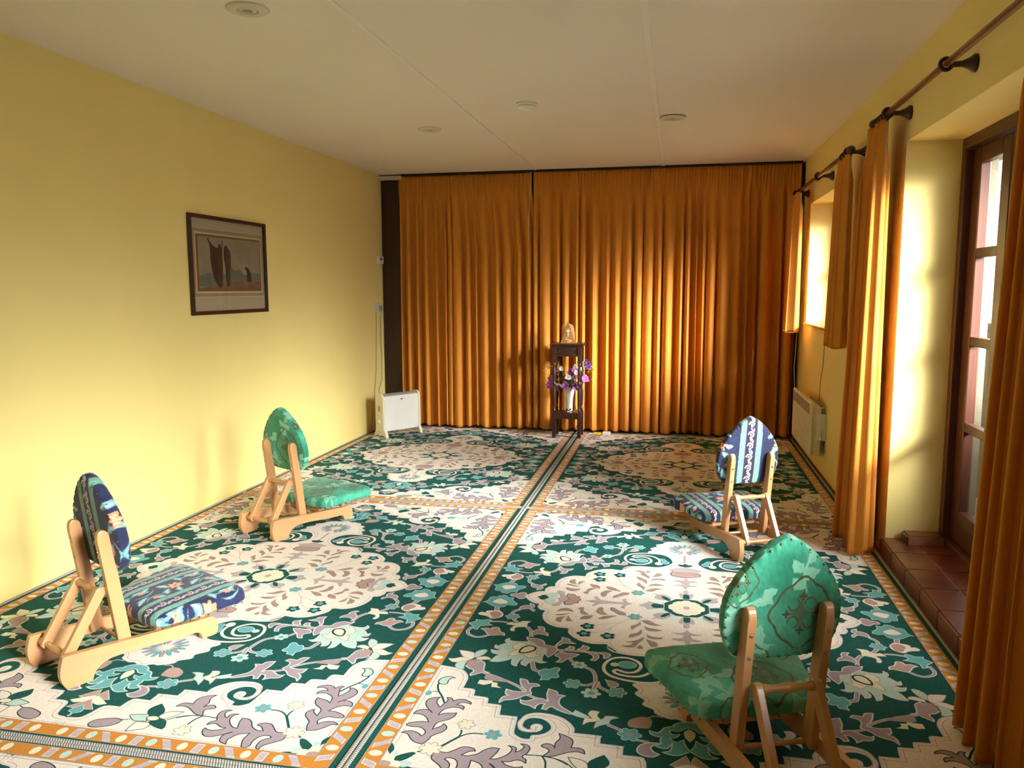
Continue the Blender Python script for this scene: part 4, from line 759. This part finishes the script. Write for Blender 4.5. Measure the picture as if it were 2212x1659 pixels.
def fq(u, v): return (y0+w+(y1-y0-2*w)*u, z0+w+(z1-z0-2*w)*v)     # picture coordinates 0..1, seen from the room (u grows away from the camera)
def fr(u0, u1, v0, v1): return [fq(u0, v0), fq(u1, v0), fq(u1, v1), fq(u0, v1)]
b = B(); b.prism(fr(.0, 1, .155, .90), 0, LX+.0050, LX+.0056); b.done('mount_band', 'p_mount2', pic)
b = B(); b.prism(fr(.0, 1, .150, .158), 0, LX+.0057, LX+.0061); b.prism(fr(.0, 1, .894, .902), 0, LX+.0057, LX+.0061); b.prism(fr(.045, .965, .195, .855), 0, LX+.0057, LX+.0061); b.done('mount_line', 'p_line', pic)
b = B(); b.prism(fr(.06, .95, .215, .835), 0, LX+.0062, LX+.0066); b.done('gilt_border', 'p_gold', pic)
art = thing  # the print itself
b = B(); b.prism(fr(.085, .935, .235, .810), 0, LX+.0067, LX+.0071); pr = b.done('print', 'p_sky', pic)
def poly(name, pts, m, x):
    b = B(); b.prism([fq(*p) for p in pts], 0, x, x+.0004); b.done(name, m, pic)
poly('distant_mist', [(.085, .27), (.935, .27), (.935, .42), (.80, .44), (.70, .40), (.62, .47), (.55, .45), (.50, .50), (.44, .42), (.3, .40), (.2, .42), (.085, .38)], 'p_sea', LX+.0072)
poly('ground', [(.085, .235), (.935, .235), (.935, .33), (.80, .34), (.72, .36), (.66, .33), (.5, .33), (.42, .31), (.34, .30), (.2, .27), (.085, .25)], 'p_rock', LX+.0077)
poly('tall_figure', [(.34, .255), (.375, .255), (.385, .34), (.392, .50), (.392, .66), (.405, .78), (.398, .785), (.385, .70), (.372, .735), (.358, .745), (.345, .735), (.34, .70), (.30, .70), (.235, .755), (.212, .80), (.202, .79), (.218, .75), (.235, .70), (.235, .55), (.245, .47), (.262, .38), (.30, .31)], 'p_robe', LX+.0082)
poly('second_figure', [(.445, .265), (.475, .265), (.485, .33), (.492, .45), (.505, .52), (.505, .63), (.49, .68), (.465, .71), (.452, .735), (.432, .73), (.420, .70), (.414, .65), (.410, .58), (.42, .55), (.43, .46), (.43, .36)], 'p_robe', LX+.0082)
poly('bowed_figure', [(.73, .33), (.80, .325), (.79, .36), (.785, .42), (.765, .475), (.735, .495), (.715, .505), (.702, .485), (.705, .465), (.722, .465), (.732, .43), (.728, .37)], 'p_robe', LX+.0082)
b = B(); b.prism(R4(y0+w, y1-w, z0+w, z1-w), 0, LX+.0095, LX+.0105); b.done('glazing', 'glass', pic)
for o in set(COL.objects)-ch0: o.matrix_parent_inverse = inv

# ------------------------------------------------------------ thermostat, socket, cords on the left wall
def group_at(root, ch0):
    inv = Matrix.Rotation(-root.rotation_euler.z, 4, 'Z')@Matrix.Translation(-root.location)
    for o in set(COL.objects)-ch0:
        if o.parent == root: o.matrix_parent_inverse = inv
t = thing('thermostat', 'small square white thermostat with dark display on the left wall', 'thermostat', (LX, 7.565, 1.69)); ch0 = set(COL.objects)
b = B(); b.box(LX+.001, LX+.024, 7.50, 7.635, 1.652, 1.728, bev=.004); b.done('housing', 'white', t); b = B(); b.box(LX+.0242, LX+.0256, 7.545, 7.585, 1.688, 1.714); b.done('display', 'black', t); group_at(t, ch0)
t = thing('wall_socket', 'white double wall socket with a plug beside the far left corner', 'socket', (LX, 7.5, 1.22)); ch0 = set(COL.objects)
b = B(); b.box(LX+.001, LX+.012, 7.39, 7.605, 1.176, 1.266, bev=.003); b.done('faceplate', 'offwhite', t); group_at(t, ch0)
pl = thing('plug', 'grey mains plug in the socket above the convector heater', 'plug', (LX+.02, 7.55, 1.215)); ch0 = set(COL.objects)
b = B(); b.box(LX+.0125, LX+.040, 7.500, 7.540, 1.188, 1.238, bev=.008); b.done('plug_body', 'grille', pl)
b = B(); b.tube([(LX+.03, 7.52, 1.19), (LX+.02, 7.52, 1.10), (LX+.016, 7.53, .98), (LX+.012, 7.54, .85), (LX+.012, 7.56, .75), (LX+.02, 7.53, .62), (LX+.03, 7.50, .5), (LX+.06, 7.33, .41), (LX+.12, 7.21, .36)], .0035, 8); b.done('flex', 'greycable', pl); group_at(pl, ch0)
b = B(); b.tube([(LX+.006, 7.44, 1.172), (LX+.006, 7.44, 1.0), (LX+.005, 7.425, .8), (LX+.006, 7.41, .6), (LX+.006, 7.36, .40), (LX+.008, 7.30, .2), (LX+.012, 7.22, .03)], .0028, 6)
tag(b.done('thin_wire', 'greycable'), 'thin wire running down the left wall from the socket', 'wire')

# ------------------------------------------------------------ convector heater standing left
hd = math.atan2(7.305-6.945, -2.455+2.690); hl = .445
h = thing('convector_heater', 'white freestanding convector heater on feet in the far left corner', 'heater', (-2.690, 6.945, .0112), hd)
# local: x along the front from the near end, y to the back (towards the wall)
def hpart(b, name, m): return b.done(name, m, h)
b = B(); prof = [(.0, .055), (.0, .36), (.012, .385), (.10, .385), (.112, .36), (.112, .055)]; b.prism(prof, 0, .022, hl-.022, bev=.003); hpart(b, 'body', 'white')
for x0 in (0, hl-.022):
    b = B(); b.prism([(-.006, .05), (-.004, .36), (.006, .395), (.03, .412), (.085, .412), (.108, .395), (.118, .36), (.120, .05)], 0, x0, x0+.022, bev=.004); hpart(b, 'end_panel', 'offwhite')
b = B()
for k in range(16): b.box(.024, hl-.024, .012+k*.0058, .0145+k*.0058, .386, .400)
for k in range(6): x = .03+k*(hl-.06)/5; b.box(x-.003, x+.003, .010, .102, .386, .398)
hpart(b, 'top_grille', 'grille')
for x0 in (.004, hl-.034):
    b = B(); b.prism([(-.045, 0), (-.030, .035), (-.006, .075), (.118, .075), (.142, .035), (.157, 0), (.13, 0), (.10, .022), (.012, .022), (-.02, 0)], 0, x0, x0+.030, bev=.003); hpart(b, 'foot', 'offwhite')
b = B(); b.lathe([(.021, 0), (.021, -.006), (.015, -.016), (.004, -.017)], (-.001, .055, .145), axis=0, n=20); hpart(b, 'thermostat_knob', 'offwhite')
b = B(); b.box(-.006, -.001, .040, .066, .245, .30, bev=.002); hpart(b, 'switch', 'grille')
b = B(); b.box(hl*.5-.014, hl*.5+.014, -.0015, .001, .345, .354); hpart(b, 'badge', 'black')
b = B()
for k in range(8): x = .055+k*.048; b.box(x, x+.018, -.0012, .001, .125, .128)
hpart(b, 'vent_slot', 'ceramic')

# ------------------------------------------------------------ panel heater on the right wall
y0, y1, z0, z1 = 6.12, 7.04, .155, .565
h2 = thing('panel_radiator', 'cream slatted electric panel heater mounted low on the right wall', 'radiator', (RX, (y0+y1)/2, z0)); ch0 = set(COL.objects)
b = B(); b.box(.975, 1.000, y0, y1, z0, z1, bev=.012); b.done('front_panel', 'offwhite', h2)
b = B()
for k in range(17): y = y0+.06+k*(y1-y0-.12)/16; b.box(.971, .9765, y-.014, y+.014, z0+.03, z1-.115, bev=.002)
b.done('slats', 'offwhite', h2)
b = B(); b.box(.9725, .976, y0+.04, y1-.04, z1-.10, z1-.02, bev=.001); b.done('air_outlet', 'grille', h2)
b = B(); b.box(1.000, 1.055, y0+.012, y1-.012, z0+.015, z1-.04, bev=.004); b.done('casing', 'offwhite', h2)
b = B(); b.box(1.02, 1.09, y0+.004, y0+.012, z0+.12, z1-.09, bev=.001); b.box(1.055, 1.090, y0+.10, y0+.16, z0+.02, z1-.06); b.box(1.055, 1.090, y1-.16, y1-.10, z0+.02, z1-.06); b.box(1.056, 1.062, y0+.15, y1-.12, z0+.1, z0+.14); b.box(1.056, 1.062, y0+.004, y0+.11, z0+.13, z0+.20); b.done('wall_bracket', 'white', h2)
b = B(); b.lathe([(.012, 0), (.012, -.015), (.005, -.018)], (1.052, y0+.012, z0+.13), axis=1, n=14); b.done('knob', 'white', h2); group_at(h2, ch0)
b = B(); b.tube([(1.084, 6.30, 1.06), (1.084, 6.31, .95), (1.084, 6.33, .82), (1.084, 6.40, .70), (1.084, 6.42, .62), (1.080, 6.40, .535)], .0026, 6)
tag(b.done('heater_cord', 'greycable'), 'pale flex on the right wall running down to the panel heater', 'cord')
b = B(); b.tube([(1.05, 7.50, 1.0), (1.045, 7.50, .8), (1.035, 7.48, .7), (1.05, 7.49, .5), (1.06, 7.50, .3), (1.05, 7.5, .02)], .0026, 6)
tag(b.done('corner_cord', 'cable'), 'white flex hanging in the far right corner behind the radiator', 'cord')

# ------------------------------------------------------------ carved plant stand with vase and ornament
SX, SY = -1.000, 7.375; ZF = .0112
st = thing('plant_stand', 'tall dark carved plant stand with turned legs before the far curtains', 'plant stand', (SX, SY, ZF))
def sp(b, n, m='darkwood', par=None): return b.done(n, m, par or st)
b = B(); b.box(-.160, .160, -.125, .125, .868, .884, bev=.006); b.box(-.148, .148, -.113, .113, .856, .869, bev=.003); sp(b, 'top')
b = B(); b.box(-.105, .105, -.100, -.085, .765, .857)
for k in range(5):
    x = -.08+.04*k; t = [(x+.014*math.cos(a), -.1015, .811+.014*math.sin(a)) for a in [2*PI*q/12 for q in range(13)]]; b.tube(t, .003, 5, cap=False)
b.tube([(-.1, -.101, .838), (.1, -.101, .838)], .002, 5); b.tube([(-.1, -.101, .784), (.1, -.101, .784)], .002, 5)
sp(b, 'apron')
b = B(); b.box(-.105, .105, .085, .100, .765, .857); b.box(-.120, -.107, -.085, .085, .765, .857); b.box(.107, .120, -.085, .085, .765, .857); sp(b, 'apron')
for sx in (-1, 1):
    for sy in (-1, 1):
        x, y = sx*.118, sy*.093; b = B(); q = .017
        b.box(x-q, x+q, y-q, y+q, 0, .235, bev=.002)
        P_ = [(.015, .235), (.009, .245), (.016, .255), (.016, .262), (.009, .272), (.012, .30), (.016, .36), (.017, .42), (.012, .47), (.009, .49), (.016, .50), (.018, .508), (.016, .516), (.009, .526), (.012, .54), (.017, .58), (.017, .62), (.012, .66), (.009, .675), (.016, .684), (.016, .692), (.010, .70), (.015, .708)]
        b.lathe(P_, (x, y, 0), n=14); b.box(x-q, x+q, y-q, y+q, .706, .857, bev=.002); sp(b, 'leg')
b = B(); b.box(-.128, .128, -.103, .103, .222, .236, bev=.003); sp(b, 'shelf')
b = B(); b.box(-.101, .101, -.104, -.088, .178, .222); b.box(-.101, .101, .088, .104, .178, .222); b.box(-.126, -.110, -.076, .076, .178, .222); b.box(.110, .126, -.076, .076, .178, .222); sp(b, 'shelf_rail')
ZS = ZF+.2365
v = thing('flower_vase', 'white flared ceramic vase on the lower shelf of the plant stand', 'vase', (SX+.006, SY+.012, ZS))
b = B(); b.lathe([(.030, 0), (.034, .004), (.035, .03), (.037, .09), (.042, .14), (.052, .19), (.062, .222), (.067, .230), (.064, .231), (.050, .19), (.038, .13)], (0, 0, 0), n=36); tag(v, v['label'], 'vase'); b.done('vase_body', 'ceramic', v)
# bouquet: stems, leaves, orchids, one white bloom, twigs
MT['petal'] = mat('purple_petal', rgb(176, 90, 178), .5, (30, .2, S1), trans=.25); MT['petalw'] = mat('white_petal', rgb(240, 234, 220), .5, (30, .04, S1), trans=.25); MT['petald'] = mat('deep_violet_petal', rgb(96, 48, 130), .5, (30, .2, S1), trans=.2)
MT['stemg'] = mat('green_stem', rgb(78, 82, 44), .6, (30, .2, S1)); MT['twig'] = mat('brown_twig', rgb(120, 78, 40), .6, (30, .2, S1)); MT['leafd'] = mat('dark_leaf', rgb(52, 62, 34), .5, (30, .25, S1)); MT['bud'] = mat('yellow_bud', rgb(222, 176, 60), .5, (30, .1, S1))
bq = thing('flower_bouquet', 'bouquet of purple orchids, one white bloom and twigs standing in the white vase', 'flowers', (SX+.006, SY+.012, ZS+.17)); rr = random.Random(4)
def petal(b, c, d, n_, L, W_, mi=0):
    d = d.normalized(); s = d.cross(n_).normalized(); rows = []
    for i in range(6):
        t = i/5; w_ = W_*math.sin(PI*min(1, .12+t*.88))**.7; ctr = c+d*(L*t)+n_*(L*.25*t*(1-t)); rows.append([b.bm.verts.new(ctr-s*w_-n_*.002), b.bm.verts.new(ctr+n_*.0015), b.bm.verts.new(ctr+s*w_-n_*.002)])
    for i in range(5):
        for k in range(2):
            f = b.bm.faces.new((rows[i][k], rows[i][k+1], rows[i+1][k+1], rows[i+1][k])); f.material_index = mi; f.smooth = True
def bloom(name, p, face, L, m, n=5, m2='bud'):
    b = B(); face = face.normalized(); u = face.orthogonal().normalized(); w_ = face.cross(u)
    for k in range(n):
        a = 2*PI*k/n+.3; petal(b, Vector(p), (u*math.cos(a)+w_*math.sin(a))+face*.35, face, L*(1 if k % 2 else .85), L*.46)
    b.lathe([(.006, -.002), (.006, .004), (.002, .008)], p, n=8, mi=1); return b.done(name, [m, m2], bq)
def stem(pts, r=.0022, m='stemg', name='stem'):
    b = B(); b.tube(pts, r, 6); return b.done(name, m, bq)
cam_dir = Vector((1.0, -7.3, .6)).normalized()
spots = [(-.172, .06, .035), (-.118, -.01, -.035), (-.018, .015, -.085), (.075, .0, -.08), (.02, .13, -.02), (.06, .155, -.03), (.165, .225, .02), (.05, .10, -.04), (.150, .072, .0), (-.185, .005, .0), (.17, .19, .03)]
for i, (x, z, y) in enumerate(spots):
    p = Vector((x, y, z+.07)); stem([(x*.12, y*.2, -.02), (x*.35, y*.6, z*.5+.05), (x*.8, y, z+.06), tuple(p)])
    bloom('orchid', p, Vector((x*2+rr.uniform(-.3, .3), -1, rr.uniform(-.1, .5))), .046 if i != 6 else .036, 'petald' if i in (6, 10) else 'petal')
b = B(); c0 = Vector((.0, -.07, .155))
for k in range(46):
    a, e = rr.uniform(0, 2*PI), rr.uniform(-.5, 1.4); d = Vector((math.cos(a)*math.cos(e), math.sin(a)*math.cos(e)-.3, math.sin(e))); petal(b, c0+d*.010, d, Vector((0, -.6, .8)).normalized(), .026, .010)
b.done('white_bloom', 'petalw', bq); stem([(0, 0, -.02), (0, -.03, .07), (0, -.065, .15)])
for p in ((.062, -.04, .255), (-.07, -.02, .235), (.10, .0, .235), (.075, -.05, .20)): stem([(0, 0, 0), (p[0]*.4, p[1], .12), p]); bloom('orchid', Vector(p), Vector((rr.uniform(-.5, .5), -1, .3)), .03, 'petalw')
for i in range(16):
    s = 1 if i % 3 else -1; ex = s*rr.uniform(.06, .27); ez = rr.uniform(.13, .30) if abs(ex) < .2 else rr.uniform(.1, .36)
    pts = [(0, 0, -.02), (ex*.3, rr.uniform(-.03, .06), ez*.45), (ex*.7, rr.uniform(-.03, .06), ez*.75), (ex, rr.uniform(-.04, .05), ez)]
    stem(pts, .0014, 'twig', 'twig'); b = B()
    for k in range(7):
        t = .45+.55*k/6; j = min(2, int(t*3)); f_ = t*3-j; q = Vector(pts[j]).lerp(Vector(pts[j+1]), f_); q += Vector((rr.uniform(-.012, .012), rr.uniform(-.01, .01), rr.uniform(-.008, .014)))
        petal(b, q, Vector((rr.uniform(-1, 1), rr.uniform(-1, 1), rr.uniform(-.2, 1))), cam_dir*-1, .015, .005)
    b.done('buds', 'bud' if i % 2 else 'twig', bq)
for i in range(26):
    a = rr.uniform(0, 2*PI); e = rr.uniform(.1, 1.2); d = Vector((math.cos(a)*math.cos(e), math.sin(a)*math.cos(e)*.7, math.sin(e))); L_ = rr.uniform(.05, .12); c_ = d*.06+Vector((0, 0, .04)); b = B(); petal(b, c_, d, Vector((0, -1, .2)).normalized(), L_, .011); b.done('leaf', 'leafd' if i % 3 else 'twig', bq)
# crystal candle holder and glass cube
ch = thing('candle_holder', 'clear crystal lotus candle holder in front of the vase', 'candle holder', (SX+.004, SY-.068, ZS+.001))
for k in range(8):
    a = 2*PI*k/8; b = B()
    P_ = [Vector((.010, 0, .010)), Vector((.030, .012, .020)), Vector((.050, 0, .036)), Vector((.030, -.012, .020))]; Rm = Matrix.Rotation(a, 3, 'Z')
    va = [b.bm.verts.new(Rm@(p*1)) for p in P_]; vb = [b.bm.verts.new(Rm@(p+Vector((-.004, 0, .006)))) for p in P_]
    b.bm.faces.new(va); b.bm.faces.new(vb[::-1])
    for i in range(4): b.bm.faces.new((va[i], vb[i], vb[(i+1) % 4], va[(i+1) % 4]))
    b.done('lotus_petal', 'crystal', ch)
b = B(); b.lathe([(.020, 0), (.022, .006), (.012, .012), (.018, .022), (.020, .034)], (0, 0, 0), n=16); b.done('cup', 'crystal', ch)
b = B(); b.box(SX+.048, SX+.088, SY-.093, SY-.056, ZS+.001, ZS+.026, bev=.004); tag(b.done('glass_block', 'crystal'), 'small clear glass block beside the crystal candle holder', 'glass block')
# pointed ornament with cross and winding path
ZT = ZF+.8845
orn = thing('cross_ornament', 'pointed wooden ornament with a cross and winding path on top of the plant stand', 'ornament', (SX+.003, SY-.02, ZT))
b = B(); b.prism([(-.072, 0), (.072, 0), (.004, .200), (-.004, .200)], 1, -.022, -.012, bev=.002); b.done('triangle_panel', 'oak', orn)
b = B(); b.prism([(-.0045, .066), (.0045, .066), (.0045, .110), (.018, .112), (.018, .121), (.0045, .120), (.004, .136), (-.004, .136), (-.0045, .120), (-.018, .118), (-.018, .110), (-.0045, .110)], 1, -.0238, -.0225); b.done('cross', 'cutline', orn)
b = B(); b.tube([(-.004, -.0232, .056), (-.020, -.0232, .048), (-.028, -.0232, .041), (-.018, -.0232, .035), (.010, -.0232, .031), (.028, -.0232, .025), (.022, -.0232, .017), (0, -.0232, .012), (-.018, -.0232, .009)], [.001, .0016, .002, .0022, .0024, .0026, .0026, .0028, .003], 6); b.done('winding_path', 'cutline', orn)
b = B(); pts = [(-.066, .0), (.058, .0), (.058, .08), (.050, .140), (.040, .168), (.010, .182), (-.030, .184), (-.056, .174), (-.066, .150)]; b.prism(pts, 1, .012, .018, bev=.002); b.done('shell_panel', 'glow', orn)
b = B(); b.box(-.075, .075, -.025, .028, 0, .006, bev=.001); b.done('base', 'oak', orn)

# ------------------------------------------------------------ bits at the foot of the curtains
b = B(); b.box(-.765, -.700, 7.47, 7.51, .0112, .034, bev=.004); tag(b.done('yellow_box', 'yellow'), 'small flat yellow box at the foot of the curtains', 'box')
a = thing('mains_adapter', 'white mains adapter lying at the foot of the curtains', 'adapter', (-.64, 7.49, .0112)); ch0 = set(COL.objects)
b = B(); b.box(-.680, -.605, 7.46, 7.52, .0112, .042, bev=.006); b.done('adapter_body', 'white', a); group_at(a, ch0)
b = B(); b.tube([(-.60, 7.49, .0165), (-.45, 7.47, .0165), (-.25, 7.52, .0165), (-.05, 7.47, .0165), (.15, 7.50, .0165), (.30, 7.46, .0165), (.5, 7.50, .0165), (.7, 7.47, .0165), (.88, 7.50, .0165), (1.0, 7.42, .0165), (1.02, 7.3, .0165)], .004, 8)
tag(b.done('extension_cord', 'cable'), 'white extension cord trailing along the foot of the far curtains', 'cord')
b = B(); b.tube([(SX+.05, SY+.04, .875+.02), (SX+.06, SY+.11, .86), (SX+.055, SY+.125, .6), (SX+.05, SY+.12, .3), (SX+.09, SY+.10, .13), (SX+.06, SY+.10, .06), (SX-.02, SY+.08, .03), (SX-.08, SY+.10, .0165)], .003, 8)
tag(b.done('lamp_cord', 'darkcable'), 'dark flex looping down behind the plant stand', 'cord')
b = B(); b.tube([(-2.55, 7.52, .0165), (-2.75, 7.45, .0165), (-2.88, 7.25, .0165), (-2.90, 7.05, .0165)], .004, 8); tag(b.done('extension_cord', 'darkcable'), 'dark cord on the floor behind the convector heater', 'cord')

# ------------------------------------------------------------ ceiling fittings
LL = {(-1.729, 3.069): 'round recessed ceiling light at the top edge, upper left', (-1.751, 5.551): 'round recessed ceiling light nearest the far left corner', (-.063, 5.505): 'round recessed ceiling light beside the right ceiling strip'}
first = None
for (x, y), lab in LL.items():
    if first is None:
        r = first = thing('ceiling_light', lab, 'light', (x, y, HC)); b = B(); b.lathe([(.086, 0), (.086, -.003), (.078, -.008), (.046, -.010), (.042, -.008), (.040, -.0005)], (0, 0, 0), n=40); b.done('trim_ring', 'ring', r)
        b = B(); b.lathe([(.039, -.0015), (.038, -.006), (.026, -.010), (.022, -.010), (.020, -.006), (.002, -.006)], (0, 0, 0), n=32); b.done('tilt_ring', 'ring', r)
        b = B(); b.lathe([(.0195, -.004), (.0185, -.0085), (.002, -.009)], (0, 0, 0), n=24); b.done('bulb', 'grille', r)
    else: r = copy_tree(first)
    r.location = (x, y, HC-.0005 if abs(x+.063) > .01 else HC-.006); tag(r, lab, 'light', 'recessed ceiling lights')
s = thing('smoke_detector', 'domed white smoke detector between the two ceiling strips', 'smoke detector', (-.934, 4.936, HC-.0005))
b = B(); b.lathe([(.066, 0), (.066, -.010), (.060, -.014)], (0, 0, 0), n=36); b.done('mounting_plate', 'strip', s)
b = B(); b.lathe([(.056, -.0142), (.058, -.022), (.050, -.036), (.034, -.046), (.012, -.050)], (0, 0, 0), n=36)
b.done('dome', 'strip', s)
b = B()
for k in range(10):
    a = 2*PI*k/10; b.box(-.006, .006, .046, .0495, -.036, -.028, rot=Matrix.Rotation(a, 4, 'Z'))
b.done('vents', 'grille', s)

# low garden wall beyond the doors (its top shows through the lower panes)
b = B(); b.box(2.16, 2.34, -12, 16, -.125, 1.10, bev=.01); b.box(2.13, 2.37, -12, 16, 1.102, 1.155, bev=.012)
tag(b.done('garden_wall', 'render'), 'low grey-green rendered wall outside, seen through the lower door panes', 'wall')
